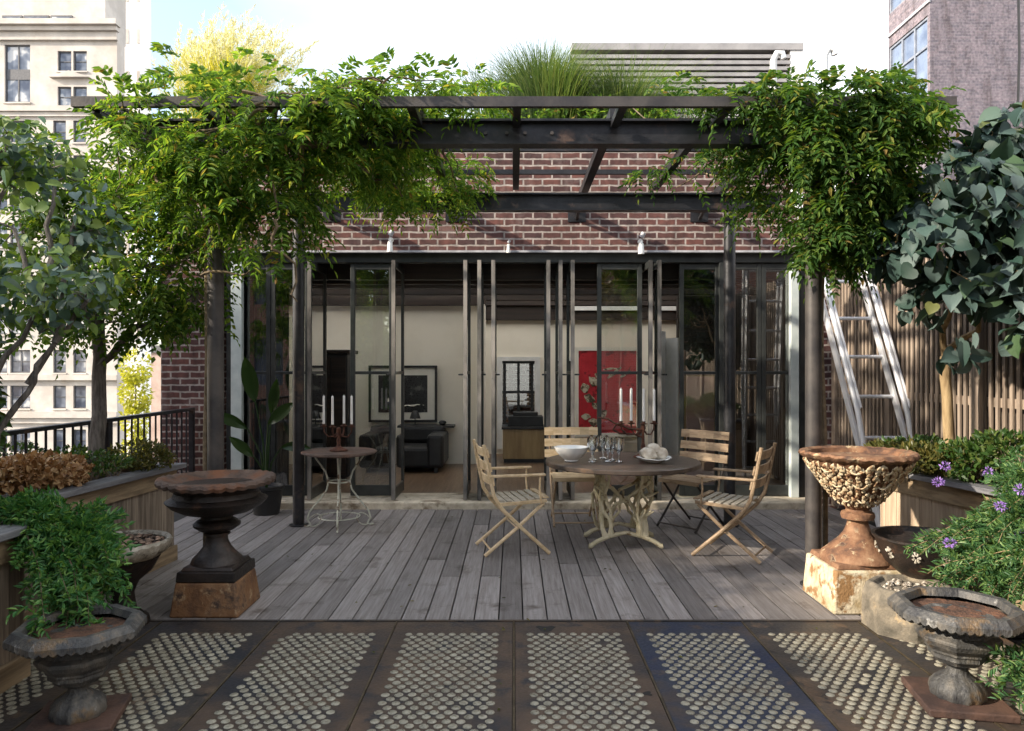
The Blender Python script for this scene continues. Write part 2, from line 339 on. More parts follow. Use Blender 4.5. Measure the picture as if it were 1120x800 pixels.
gp = M['void']; MB().box(-3.9,3.9,4.48,8.24,-.11,-.04).build('deck_joists', gp, bpy.data.objects['deck'])

# ------------------------------------------------------------------ brick house
H = thing('brick_house', 'red brick rooftop house with a long row of black steel folding glass doors', 'house', (0,YW,0))
w = MB(); w.box(-3.98,3.98,YW,YW+.3,2.87,4.22); w.box(-3.98,-3.32,YW,YW+.3,-.1,2.87); w.box(3.32,3.98,YW,YW+.3,-.1,2.87)
w.box(-3.98,-3.7,YW+.3,8.9,-.1,4.22); w.box(-3.98,-3.7,8.9,11.2,-.1,.8); w.box(-3.98,-3.7,8.9,11.2,2.55,3.2); w.box(-3.98,-3.7,11.2,13.4,-.1,4.22); w.box(3.7,3.98,YW+.3,13.4,-.1,4.22)
w.build('wall', M['brick'], H)
MB().box(-4.03,4.03,YW-.04,YW+.36,4.222,4.30).build('coping', M['lintel'], H, bevel=.01)
r = MB(); r.box(-3.7,3.7,YW+.3,9.25,3.05,3.25); r.box(-3.7,3.7,12.9,13.4,3.05,3.25); r.box(-3.7,-3.5,9.25,12.9,3.05,3.25); r.box(3.5,3.7,9.25,12.9,3.05,3.25)
r.build('roof', M['roofing'], H); MB().box(-3.5,3.5,9.25,12.9,3.20,3.21).build('added_skylight', M['frost'], H)  # skylight out of sight, added to brighten the room
MB().box(-3.34,3.34,YW-.015,YW+.3,2.845,2.868).build('lintel', M['lintel'], H)
MB().box(-3.32,3.32,YW-.27,YW+.35,-.02,.075).build('sill', M['sill'], H, bevel=.012)
# interior shell
MB().box(-3.7,3.7,YW+.352,13.1,-.02,.06).build('room_floor', M['woodfloor'], H)
c = MB(); c.box(-3.7,3.7,YW+.31,9.25,2.86,3.04); c.box(-3.7,3.7,12.9,13.1,2.86,3.04)
c.build('room_ceiling', M['woodceil'], H)
y = 8.75
while y < 12.6:
    MB().box(-3.69,3.69,y,y+.11,2.60,2.858).build('ceiling_beam', M['woodceil'], H, bevel=.01); y += .46 if y < 9.5 else .92
iw = MB()
iw.box(-3.69,-3.5,11.2,11.3,.06,2.5)
iw.box(-3.5,-.52,11.3,11.42,.06,2.5)                       # left back wall
iw.box(-.52,-.44,11.0,11.42,.06,2.5)                       # its end pier
X0, X1, Z0, Z1 = -.2, .36, .55, 1.66                       # opening to the rear window
iw.box(-.6,X0,12.6,12.75,.06,2.36); iw.box(X1,3.69,12.6,12.75,.06,2.36); iw.box(X0,X1,12.6,12.75,.06,Z0); iw.box(X0,X1,12.6,12.75,Z1,2.36)
iw.build('inner_wall', M['plaster'], H)
dw = MB(); dw.box(2.42,3.69,10.8,10.9,.06,2.6); dw.box(3.5,3.69,8.6,10.8,.06,2.6); dw.build('added_dark_partition', M['woodceil'], H)  # dark sheets added in place of the dim room behind the right panes
sw_ = MB()
for a in (8.9,9.64,10.40,11.14): sw_.box(-3.86,-3.80,a,a+.06,.8,2.55)
for a in (.8,1.65,2.49): sw_.box(-3.858,-3.802,8.96,11.14,a,a+.06)
swo = sw_.build('added_side_window', M['frame'], H); MB().box(-3.834,-3.826,8.96,11.14,.86,2.49).build('pane', M['frost'], swo)  # unseen side windows added to let more light into the room
cu = MB(); vs = [(-3.48+.72*i/60, 9.0+.03*math.sin(i*.9), z) for z in (.07,2.58) for i in range(61)]; cu.add(vs, [(i,i+1,i+62,i+61) for i in range(60)]); cu.build('added_dark_curtain', M['black'], H, smooth=True)  # black sheet added for the dark interior behind the left panes
hb = MB(); hb.box(-3.5,-.43,11.2,11.3,2.5,2.6); hb.box(-.6,3.69,12.5,12.6,2.36,2.6); hb.build('header_beam', M['woodceil'], H)
MB().box(.9,3.49,12.44,12.5,2.52,2.59).build('ceiling_rail', M['white'], H)
MB().box(-3.2,3.2,8.66,8.69,2.80,2.835).build('curtain_rail', M['white'], H)
rw = MB(); t = .045
for a in (X0+.02, (X0+X1)/2-.0225, X1-.065): rw.box(a, a+t, 12.63, 12.68, Z0, Z1)
for a in (Z0+.0, 1.1, Z1-t): rw.box(X0, X1, 12.632, 12.678, a, a+t)
rwo = rw.build('rear_window', M['black'], H); MB().box(X0,X1,12.652,12.658,Z0,Z1).build('pane', M['glass'], rwo)
cs = MB(); cs.box(X0-.09,X0,12.56,12.6,Z0-.4,Z1+.07); cs.box(X1,X1+.09,12.56,12.6,Z0-.4,Z1+.07); cs.box(X0,X1,12.56,12.6,Z1,Z1+.07); cs.build('window_casing', M['white'], H)

def wx(px): return (px-CX)/F*YW
fr = MB(); fr.box(-3.32,3.32,YW+.06,YW+.16,2.74,2.845)                                     # head
for px, ww in ((249,.075),(339,.05),(791,.06),(880,.06)): fr.box(wx(px)-ww/2, wx(px)+ww/2, YW+.05, YW+.17, .075, 2.74)
fr.build('window_frame', M['frame'], H, bevel=.006)
jb = MB(); jb.box(wx(253),wx(265),YW-.02,YW+.05,.075,2.74); jb.build('jamb_post', M['jamb'], H, bevel=.006)
MB().box(wx(866),wx(875),YW+.02,YW+.1,.075,2.74).build('jamb_post', M['jamb'], H, bevel=.006)
def leaf(x0, x1, yc, rail=1.49, name='glass_door', sw=.05, edge=None):
    m = MB(); z0, z1 = .085, 2.735; d = .04
    m.box(x0, x0+sw, yc-d/2, yc+d/2, z0, z1); m.box(x1-sw, x1, yc-d/2, yc+d/2, z0, z1)
    for a, h in ((z0, .12), (rail-.02, .035), (z1-.07, .07)): m.box(x0+sw, x1-sw, yc-d/2+.004, yc+d/2-.004, a, a+h)
    o = m.build(name, M['frame'], H, bevel=.004)
    MB().box(x0+sw-.01, x1-sw+.01, yc-.004, yc+.004, z0+.1, z1-.06).build('glass_pane', M['glass'], o)
    return o
def leaf_open(x, y0, y1, name='open_door', thick=.04, hx=1):
    """leaf folded back square to the wall; its edge, coloured pale as if lit, faces the terrace"""
    m = MB(); z0, z1 = .085, 2.735; sw = .05
    m.box(x-thick/2, x+thick/2, y0+.004, y0+sw, z0, z1); m.box(x-thick/2, x+thick/2, y1-sw, y1, z0, z1)
    for a, h in ((z0, .12), (1.47, .035), (z1-.07, .07)): m.box(x-thick/2+.004, x+thick/2-.004, y0+sw, y1-sw, a, a+h)
    o = m.build(name, M['frame'], H, bevel=.003)
    MB().box(x-thick/2-.001, x+thick/2+.001, y0, y0+.0038, z0, z1).build('door_edge', M['leafedge'], o)
    MB().box(x-.004, x+.004, y0+sw-.01, y1-sw+.01, z0+.1, z1-.06).build('glass_pane', M['glass'], o)
    h = MB(); h.tube([(x+hx*.02, y0+.03, 1.47), (x+hx*.065, y0+.03, 1.47), (x+hx*.065, y0-.05, 1.47)], .009, 8)
    h.build('handle', M['black'], o, smooth=True); return o
YD = YW+.11
for a, b in ((253,293),(293,336)): leaf(wx(a)+.002, wx(b)-.002, YD, name='fixed_window')
for a, b in ((794,836),(836,878)): leaf(wx(a)+.002, wx(b)-.002, YD, name='fixed_window')
for a, b in ((381,429),(654,704),(745,790)): leaf(wx(a)+.002, wx(b)-.002, YD)
for px, hx in ((343,1),(433,-1),(510,-1),(525,1),(540,1),(599,-1),(612,1),(625,1),(708.5,-1),(718,1)): leaf_open(wx(px)*1.0, YW-.18, YW+.5, hx=hx)

# spotlights on the brick
for px, py, s in ((427,262,1),(556,268,.6),(701,264,1),(880,264,1)):
    p = P(px, py, YW-.05); lb = {427:'small white spotlight on the brick above the open gap beside the candle table', 556:'tiny white lamp on the brick above the middle doors', 701:'small white spotlight on the brick above the red picture', 880:'small white spotlight on the brick beside the right pergola post'}[px]
    t = thing('wall_spotlight', lb, 'spotlight', (p.x, YW, p.z), 'spotlights on the brick wall')
    MB().lathe([(.03*s,0),(.03*s,.02)], (0,0,0), 14).build('wall_plate', M['white'], t, org=(0,0,0)).rotation_euler = (PI/2,0,0)
    a = MB().tube([(0,-.02,0),(0,-.06*s,0),(0,-.07*s,-.05*s)], .012*s, 8).tube([(0,-.07*s,-.03*s),(0,-.075*s,-.15*s)], [.026*s,.036*s], 12)
    a.build('lamp_head', M['white'], t, smooth=True, org=(0,0,0)); MB().tube([(0,-.07*s,.04*s),(.03*s,-.08*s,.09*s)], .028*s, 10).build('lamp_head', M['lintel'], t, smooth=True, org=(0,0,0))

# ------------------------------------------------------------------ pergola
PG = thing('pergola', 'dark steel pergola of beams and round posts standing on the deck, draped in vines', 'pergola', (0,5.2,0))
def post(x, y, ztop, m): MB().lathe([(.09,0),(.09,.012),(.056,.014),(.056,ztop)], (x,y,.002), 24).build('post', m, PG, smooth=True)
post(-2.12,5.2,3.12,M['steel_warm']); post(2.13,5.2,3.12,M['steel_warm']); post(-2.11,7.17,3.07,M['steel']); post(2.115,7.17,3.07,M['steel'])
def ibeam(y, x0, x1, z0, z1, fw=.12, tf=.016):
    m = MB(); m.box(x0,x1,y-fw/2,y+fw/2,z0,z0+tf); m.box(x0,x1,y-fw/2,y+fw/2,z1-tf,z1); m.box(x0+.002,x1-.002,y-.006,y+.006,z0+tf,z1-tf); return m
ibeam(5.2,-2.75,2.75,3.122,3.30).build('front_beam', M['steel'], PG)
ibeam(7.17,-2.6,2.6,3.08,3.25).build('rear_beam', M['steel'], PG)
for k in range(-4, 5):
    x = .02+k*.69; y1 = YW-.012 if k % 2 else 7.23
    MB().box(x-.028,x+.028,4.762,5.138,3.236,3.284).build('outrigger', M['steel'], PG)
    if k % 2 == 0: MB().box(x-.03,x+.03,5.13,y1,3.302,3.365).build('rafter', M['steel'], PG)
    else: MB().box(x-.035,x+.035,5.13,y1,3.302,3.375).build('rafter', M['steel'], PG)
    if k % 2 and abs(k) < 4:
        bk = MB().box(x-.1,x+.1,YW-.012,YW-.001,3.19,3.30); bk.bar((x,YW-.012,3.22),(x,YW-.28,3.30),.03,.03); bk.build('wall_bracket', M['steel'], PG)
MB().box(-2.86,2.86,4.72,4.76,3.235,3.30).add([(-2.86,4.762,3.292),(2.86,4.762,3.292),(2.86,4.86,3.292),(-2.86,4.86,3.292),(-2.86,4.762,3.300),(2.86,4.762,3.300),(2.86,4.86,3.300),(-2.86,4.86,3.300)], [(3,2,1,0),(4,5,6,7),(0,1,5,4),(1,2,6,5),(2,3,7,6),(3,0,4,7)]).build('fascia', M['steel_warm'], PG)
for y in (6.2, 6.93): MB().box(-2.75,2.75,y-.02,y+.02,3.378,3.42).build('purlin', M['steel'], PG)
for x in (-2.74, 2.74): MB().bar((x,4.80,3.24),(x,5.2,3.18),.05,.05).build('bracket', M['steel'], PG)
for x in (-.02-.18,-.02-.03,.08,.27): MB().tube([(x,5.192,3.21),(x,5.176,3.21)], .013, 8).build('bolt', M['steel_warm'], PG)
# ------------------------------------------------------------------ wooden planters
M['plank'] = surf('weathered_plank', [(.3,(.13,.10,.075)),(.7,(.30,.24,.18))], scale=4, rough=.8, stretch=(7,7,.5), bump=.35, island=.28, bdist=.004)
M['plank_sunlit'] = surf('sunlit_plank', [(.3,(.30,.22,.15)),(.7,(.48,.37,.26))], scale=4, rough=.75, stretch=(7,7,.5), bump=.3, island=.2, bdist=.004)  # plank colour paled and warmed for the sunlit right planter
M['cap'] = surf('grey_cap_board', [(.3,(.10,.10,.11)),(.7,(.2,.2,.21))], scale=5, rough=.6, stretch=(5,.4,5), bump=.3, bdist=.004)
M['fascia_wood'] = surf('fascia_board', [(.3,(.17,.12,.07)),(.7,(.32,.235,.14))], scale=4, rough=.75, stretch=(6,.4,6), bump=.3, bdist=.004)
M['soil'] = surf('potting_soil', [(.3,(.02,.013,.009)),(.7,(.06,.04,.028))], scale=18, rough=.95, bump=.9, bdist=.03)
def planter(label, a, b, inner, h, m, endcap=True, grow=0):
    """a, b: the foot of the face towards the terrace, near and far; inner: x of the far side"""
    a, b = Vector((*a,0)), Vector((*b,0)); d = (b-a).normalized(); n = Vector((d.y,-d.x,0))
    if n.x*(inner-a.x) > 0: n = -n                                             # n points to the terrace
    t = thing('wooden_planter', label, 'planter', tuple(a)); L_ = (b-a).length; sx = -1 if inner < a.x else 1
    pl = MB(); s = 0
    while s < L_-.01:
        w_ = min(random.uniform(.115,.15), L_-s); p = a+d*(s+.002); q = a+d*(s+w_-.002)
        o = -n*.022
        pl.add([p, q, q+o, p+o, *(v+Vector((0,0,h-.17)) for v in (p,q,q+o,p+o))], [(0,1,2,3),(7,6,5,4),(0,4,5,1),(1,5,6,2),(2,6,7,3),(3,7,4,0)]) if sx > 0 else pl.add([p, q, q+o, p+o, *(v+Vector((0,0,h-.17)) for v in (p,q,q+o,p+o))], [(3,2,1,0),(4,5,6,7),(1,5,4,0),(2,6,5,1),(3,7,6,2),(0,4,7,3)])
        s += w_
    # end boards
    for e in (a, b):
        x = e.x
        while abs(x-inner) > .02:
            w_ = min(random.uniform(.115,.15), abs(inner-x)); x2 = x+sx*w_
            lo, hi = min(x,x2)+.002, max(x,x2)-.002
            pl.box(lo, hi, e.y-(0 if e is a else .022), e.y+(.022 if e is a else 0), .01, h-.17); x = x2
    pl.build('planks', m, t)
    f = MB(); f.bar(a+n*.012+Vector((0,0,h-.105)), b+n*.012+Vector((0,0,h-.105)), .026, .125)
    for e in (a, b):
        sg = -1 if e is a else 1; f.bar(Vector((e.x,e.y+sg*.014,h-.105)), Vector((inner,e.y+sg*.014,h-.105)), .026, .123)
    f.build('fascia_board', M['fascia_wood'], t, bevel=.004)
    bs = MB(); bs.bar(a+n*.016+Vector((0,0,.06)), b+n*.016+Vector((0,0,.06)), .03, .12); bs.build('base_board', M['fascia_wood'], t, bevel=.004)
    c = MB(); c.bar(a+n*.01-d*.04+Vector((0,0,h-.019)), b+n*.01+d*.04+Vector((0,0,h-.019)), .15, .038)
    for e in (a, b):
        x0, x1 = sorted((e.x+sx*.09, inner)); c.box(x0, x1, e.y-.06, e.y+.06, h-.039, h-.003)
    c.build('cap_board', M['cap'], t, bevel=.006)
    MB().add([a-n*.05+d*.03+Vector((0,0,h-.06)), b-n*.05-d*.03+Vector((0,0,h-.06)), Vector((inner,b.y-.03,h-.06)), Vector((inner,a.y+.03,h-.06))], [(0,1,2,3) if sx > 0 else (3,2,1,0)]).build('soil', M['soil'], t)
    return t
planter('weathered wooden planter along the railing, left behind the dark urn', (-2.93,3.78), (-2.74,5.9), -3.5, .776, M['plank'])
planter('weathered wooden planter cut by the left edge, below the trailing plant', (-2.46,.2), (-2.46,3.68), -3.5, .776, M['plank'])
planter('sunlit pale wooden planter behind the ornate rusty urn', (3.24,4.0), (2.88,5.75), 3.5, .776, M['plank_sunlit'])
planter('wooden planter at the right edge under the purple flowered plant', (2.42,.2), (2.42,3.25), 3.5, .776, M['plank'])

# ------------------------------------------------------------------ urns
RUST = [(.08,.035,.018),(.19,.075,.03)]
M['urn_dark'] = surf('dark_bronze_iron', [(.3,(.012,.010,.009)),(.7,(.034,.024,.019))], scale=7, rough=.5, metal=.3, bump=.3, blot=((.10,.05,.03),6,.6,.2))
M['urn_rim'] = surf('rusty_rim_iron', [(.3,(.055,.036,.028)),(.7,(.125,.082,.062))], scale=9, rough=.75, metal=.1, bump=.4, blot=((.16,.065,.03),4,.55,.2))
M['rust_stone'] = surf('rust_plinth', [(.28,(.09,.042,.02)),(.5,(.17,.082,.033)),(.72,(.25,.14,.07))], scale=5, rough=.8, bump=.5, detail=9, stretch=(1,1,.9), blot=[((.05,.03,.02),5,.55,.15),((.3,.2,.11),11,.62,.1)])
M['rust'] = surf('orange_rust', [(.22,(.075,.038,.024)),(.5,(.18,.088,.045)),(.8,(.27,.155,.085))], scale=12, rough=.85, bump=.4, detail=9, blot=[((.4,.3,.18),14,.63,.08),((.06,.03,.02),7,.62,.12)])
M['flaky'] = surf('flaking_cream_paint_on_rust', [(.20,(.10,.042,.022)),(.34,(.24,.12,.055)),(.46,(.46,.35,.21)),(.75,(.62,.53,.38))], scale=26, rough=.8, bump=.6, detail=7, bdist=.012)
M['cream_stone'] = surf('chipped_cream_plinth', [(.25,(.33,.25,.13)),(.5,(.56,.48,.33)),(.75,(.64,.56,.41))], scale=6, rough=.75, bump=.6, detail=9, stretch=(1,1,.9), blot=[((.27,.15,.06),7,.52,.12),((.13,.08,.04),11,.66,.08)])
M['lead'] = surf('grey_green_lead_iron', [(.25,(.032,.032,.034)),(.5,(.068,.066,.062)),(.78,(.135,.12,.10))], scale=9, rough=.6, metal=.2, bump=.6, detail=9, stretch=(1.5,1.5,.7), blot=[((.17,.11,.055),5,.6,.16),((.3,.29,.27),9,.7,.12)])
M['red_slab'] = surf('rusty_slab', [(.3,(.045,.026,.021)),(.7,(.10,.054,.038))], scale=8, rough=.7, bump=.3)
M['bowl_cream'] = surf('cream_cast_bowl', [(.3,(.25,.22,.17)),(.7,(.45,.41,.34))], scale=18, rough=.8, bump=.5, blot=((.1,.08,.06),16,.58,.12))
M['pebbles'] = surf('pale_pebbles', [(.35,(.09,.07,.05)),(.5,(.3,.25,.19)),(.65,(.55,.5,.42))], scale=40, rough=.9, bump=1, bdist=.02)
M['brown_pebbles'] = surf('brown_pebbles', [(.3,(.08,.05,.035)),(.7,(.3,.2,.14))], scale=12, rough=.85, bump=.3, island=.5)
M['old_stone'] = surf('mossy_grey_stone', [(.2,(.05,.045,.033)),(.5,(.14,.12,.09)),(.8,(.28,.23,.16))], scale=7, rough=.9, bump=.6, detail=9, blot=((.42,.3,.16),6,.6,.15))
def scal(n, amp, idx, drop=0):
    def f(i, a, r, z):
        if i in idx: e = abs(math.sin(a*n/2)); return r*(1+amp*(e-.5)), z-drop*e+.006*math.sin(a*2+1)
        return r, z
    return f
# dark urn, left
t = thing('garden_urn', 'dark brown cast iron urn with wide wavy rim on a rust orange block', 'urn', (-1.915,4.72,0))
c = (-1.915,4.72,0)
MB().frustum(-1.915,4.715,.002,.212,.43,.41,.375,.36).build('plinth', M['rust_stone'], t, bevel=.012)
b = MB().frustum(-1.915,4.72,.213,.275,.37,.37,.36,.36).frustum(-1.915,4.72,.2755,.30,.33,.33,.30,.30); b.build('foot_plate', M['urn_dark'], t, bevel=.006)
b = MB().lathe([(.16,.298),(.15,.325),(.115,.36),(.085,.40),(.068,.44),(.066,.47),(.082,.475),(.082,.488),(.07,.495),(.105,.505),(.142,.53),(.146,.545),(.125,.565),(.098,.58),(.095,.595),(.13,.605),(.21,.625),(.275,.66),(.305,.69),(.312,.70),(.30,.706),(.268,.725),(.258,.755),(.27,.785),(.29,.80)], c, 40)
b.build('bowl', M['urn_dark'], t, smooth=True)
b = MB().lathe([(.265,.795),(.31,.80),(.35,.808),(.36,.83),(.354,.848),(.325,.845),(.29,.825),(.24,.80),(.15,.785),(.0001,.78)], c, 96, scal(30,.03,(2,3,4),.012), cap=False)
b.build('rim', M['urn_rim'], t, smooth=True)
# ornate urn, right
c = (2.27,4.83,0); t = thing('garden_urn', 'ornate rusty urn with flaking cream latticework on a chipped cream block', 'urn', c)
MB().frustum(2.27,4.825,.002,.27,.54,.51,.50,.47).build('plinth', M['cream_stone'], t, bevel=.012)
MB().frustum(2.27,4.83,.271,.30,.46,.44,.44,.42).build('foot_plate', M['rust'], t, bevel=.006)
def lace(i, a, r, z):
    k = .5+.5*math.sin(a*16+z*60)*math.sin(a*16-z*60); return r*(1+.045*(k-.5)+.02*noise.noise(Vector((math.cos(a)*9,math.sin(a)*9,z*30)))), z
b = MB().lathe([(.235,.298),(.225,.325),(.19,.355),(.155,.39),(.12,.42),(.09,.46),(.072,.50),(.064,.53),(.066,.55)], c, 40); b.build('stem', M['rust'], t, smooth=True)
b = MB().lathe([(.07,.548),(.1,.555),(.106,.575),(.1,.595),(.075,.603),(.07,.625)], c, 40); b.build('stem_collar', M['rust'], t, smooth=True)
pr = [(.072,.618),(.085,.635),(.105,.67),(.128,.71),(.134,.715),(.136,.725)]+[(.136+.172*((k+1)/14)**.85, .725+.225*(k+1)/14) for k in range(14)]+[(.322,.957)]
bo = MB().lathe(pr, c, 128, lace).build('bowl', M['rust'], t, smooth=True, angle=80)
q_, d_, n_, l_ = [], [], [], []
for i in range(13):                                                          # rings of raised leaves and buds
    s_ = (i+.3)/13; z_ = .655+.285*s_; r_ = .10+.222*max(0,(z_-.655)/.285)**.80
    m_ = int(18+22*s_)
    for k in range(m_):
        a = 2*PI*(k+.5*(i%2)+random.uniform(-.12,.12))/m_; o = np.array([math.cos(a),math.sin(a),-.55]); tn = np.array([-math.sin(a),math.cos(a),0]); sg = random.choice((-1,1))
        q_.append((c[0]+(r_+.006)*math.cos(a), c[1]+(r_+.006)*math.sin(a), z_-.015)); d_.append(np.array([math.cos(a)*.75,math.sin(a)*.75,1])+tn*sg*random.uniform(.2,.9)); n_.append(o); l_.append(random.uniform(.028,.044)*(.7+.5*s_))
rl = leaf_mesh(q_, d_, n_, l_, np.array(l_)*.75, HEART)
for i in range(3):
    z_ = (.70,.80,.90)[i]; r_ = .10+.222*((z_-.655)/.285)**.80+.012
    rl.tube([(c[0]+(r_+.004*math.sin(9*u))*math.cos(u), c[1]+(r_+.004*math.sin(9*u))*math.sin(u), z_+.018*math.sin(11*u+i)) for u in [2*PI*k/90 for k in range(91)]], .0055, 5)
ro = rl.build('relief', M['flaky'], bo, smooth=True); so_ = ro.modifiers.new('depth', 'SOLIDIFY'); so_.thickness = .005; so_.offset = -1
MB().lathe([(.318,.95),(.345,.965),(.362,.985),(.355,1.0),(.335,.998),(.305,.985),(.295,.95),(.2,.93),(.0001,.93)], c, 96, scal(28,.035,(1,2,3),.01), cap=False).build('rim', M['rust'], t, smooth=True)
# the pair of eight-sided iron urns on slabs
def oct_urn(label, pos, rz, sc):
    t = thing('garden_urn', label, 'urn', pos, 'eight sided iron urns', rz, local=True); t.scale = (sc*.9,sc*.9,sc*1.06)
    MB().box(-.20,.20,-.20,.20,.002,.035).build('slab', M['red_slab'], t, bevel=.006)
    fl = lambda i, a, r, z: (r*(1+.04*math.cos(a*12)) if i < 6 else r, z)
    MB().lathe([(.122,.036),(.128,.055),(.122,.08),(.1,.105),(.065,.125),(.048,.14),(.046,.158),(.06,.165),(.06,.175)], (0,0,0), 48, fl).build('foot', M['lead'], t, smooth=True)
    MB().lathe([(.06,.174),(.105,.182),(.118,.198),(.135,.205),(.135,.225),(.145,.23),(.145,.24),(.175,.262),(.192,.285),(.192,.298),(.165,.312),(.148,.335),(.155,.36),(.18,.38)], (0,0,0), 8, rot=PI/8).build('body', M['lead'], t, bevel=.004)
    def bead(i, a, r, z): return (r, z-.010*abs(math.sin(a*40))) if i in (1,2) else (r, z)
    m = MB(); prof = [(.17,.372),(.285,.375),(.305,.385),(.303,.402),(.272,.430),(.236,.428),(.222,.40)]
    seg = 192; vs, fs = [], []                                                # eight straight sides, beaded lower edge
    for i, (r, z) in enumerate(prof):
        for k in range(seg):
            a = 2*PI*k/seg; u = (a+PI/8) % (PI/4)-PI/8; rr = r*math.cos(PI/8)/math.cos(u)*1.04; zz = z-(.011*abs(math.sin(k*PI/4)) if i in (1,2) else 0)
            vs.append((rr*math.cos(a), rr*math.sin(a), zz))
    for i in range(len(prof)-1):
        for k in range(seg): fs.append((i*seg+k, i*seg+(k+1)%seg, (i+1)*seg+(k+1)%seg, (i+1)*seg+k))
    m.add(vs, fs).build('rim', M['lead'], t, smooth=True, angle=30)
    m = MB().lathe([(.226,.385),(.15,.378),(.08,.384),(.0001,.381)], (0,0,0), 24, lambda i, a, r, z: (r, z+.008*noise.noise(Vector((r*30*math.cos(a), r*30*math.sin(a), 2)))), cap=False); m.build('soil', M['rust_soil'], t)
    return t
M['rust_soil'] = surf('rusty_soil', [(.3,(.04,.02,.012)),(.7,(.13,.06,.032))], scale=14, rough=.95, bump=.7, bdist=.02)
oct_urn('eight sided grey iron urn under the trailing green plant at the left', (-1.905,3.2,0), R(14), .96)
oct_urn('eight sided grey iron urn on a red brown slab in the right corner', (2.05,3.38,0), R(-10), 1.02)
# shallow bowls
c = (-2.36,4.42,0); t = thing('planter_bowl', 'round bowl with pale cream scalloped rim full of pebbles, in front of the left planter', 'bowl', c)
MB().lathe([(.15,.002),(.14,.04),(.075,.09),(.06,.19),(.09,.26),(.16,.32),(.205,.40)], c, 28).build('stand', M['urn_dark'], t, smooth=True)
MB().lathe([(.19,.40),(.245,.44),(.262,.47),(.268,.50),(.258,.512),(.24,.505),(.235,.49)], c, 80, scal(26,.03,(1,2,3),.008), cap=False).build('rim', M['bowl_cream'], t, smooth=True)
MB().lathe([(.236,.478),(.12,.482),(.0001,.484)], c, 24, cap=False).build('soil', M['soil'], t)
pb = MB()
for k in range(190):
    a, r = random.random()*2*PI, .222*math.sqrt(random.random()); s = random.uniform(.010,.019)
    pb.lathe([(.0001,-s*.6),(s*.8,-s*.3),(s,0),(s*.75,s*.35),(.0001,s*.6)], (c[0]+r*math.cos(a), c[1]+r*math.sin(a), .486+random.random()*.010), 6, cap=False)
pb.build('pebbles', M['brown_pebbles'], t, smooth=True)['kind'] = 'stuff'
c = (2.56,4.58,0); t = thing('planter_bowl', 'black iron bowl with cream rosettes, behind the ornate urn beside the sunlit planter', 'bowl', c)
MB().lathe([(.2,.002),(.19,.05),(.10,.08),(.08,.14),(.09,.22),(.15,.27),(.215,.33),(.255,.41),(.275,.47),(.29,.485),(.29,.497),(.27,.495),(.255,.46),(.2,.43),(.0001,.43)], c, 40, cap=False).build('bowl', M['urn_dark'], t, smooth=True)
mo = MB()
for k in range(10):
    a = 2*PI*k/10+.3
    for j in range(7):
        q = 2*PI*j/7; rr = .262-.02*(math.sin(q) < 0)
        mo.tube([(c[0]+(rr)*math.cos(a+.09*math.cos(q)), c[1]+(rr)*math.sin(a+.09*math.cos(q)), .41+.035*math.sin(q)), (c[0]+(rr+.008)*math.cos(a+.03*math.cos(q)), c[1]+(rr+.008)*math.sin(a+.03*math.cos(q)), .41+.012*math.sin(q))], [.009,.004], 5)
mo.build('rosettes', M['bowl_cream'], t)
c = (2.36,4.34,0); t = thing('stone_planter', 'low mossy stone block planter with pebbles in its hollow, between the two right urns', 'planter', c)
MB().lathe([(.27,.002),(.27,.19),(.255,.225),(.24,.262),(.205,.262),(.19,.235),(.0001,.23)], c, 8, lambda i, a, r, z: (r*(1+.05*noise.noise(Vector((math.cos(a)*2,math.sin(a)*2,z*4)))), z), rot=PI/8, cap=False).build('block', M['old_stone'], t, bevel=.012)
pb = MB()
for k in range(70):
    a, r = random.random()*2*PI, .17*math.sqrt(random.random()); s = random.uniform(.012,.024)
    pb.lathe([(.0001,-s*.6),(s*.8,-s*.3),(s,0),(s*.75,s*.35),(.0001,s*.6)], (c[0]+r*math.cos(a), c[1]+r*math.sin(a), .238+random.random()*.008), 7, cap=False)
pb.build('pebbles', M['pebbles'], t, smooth=True)['kind'] = 'stuff'

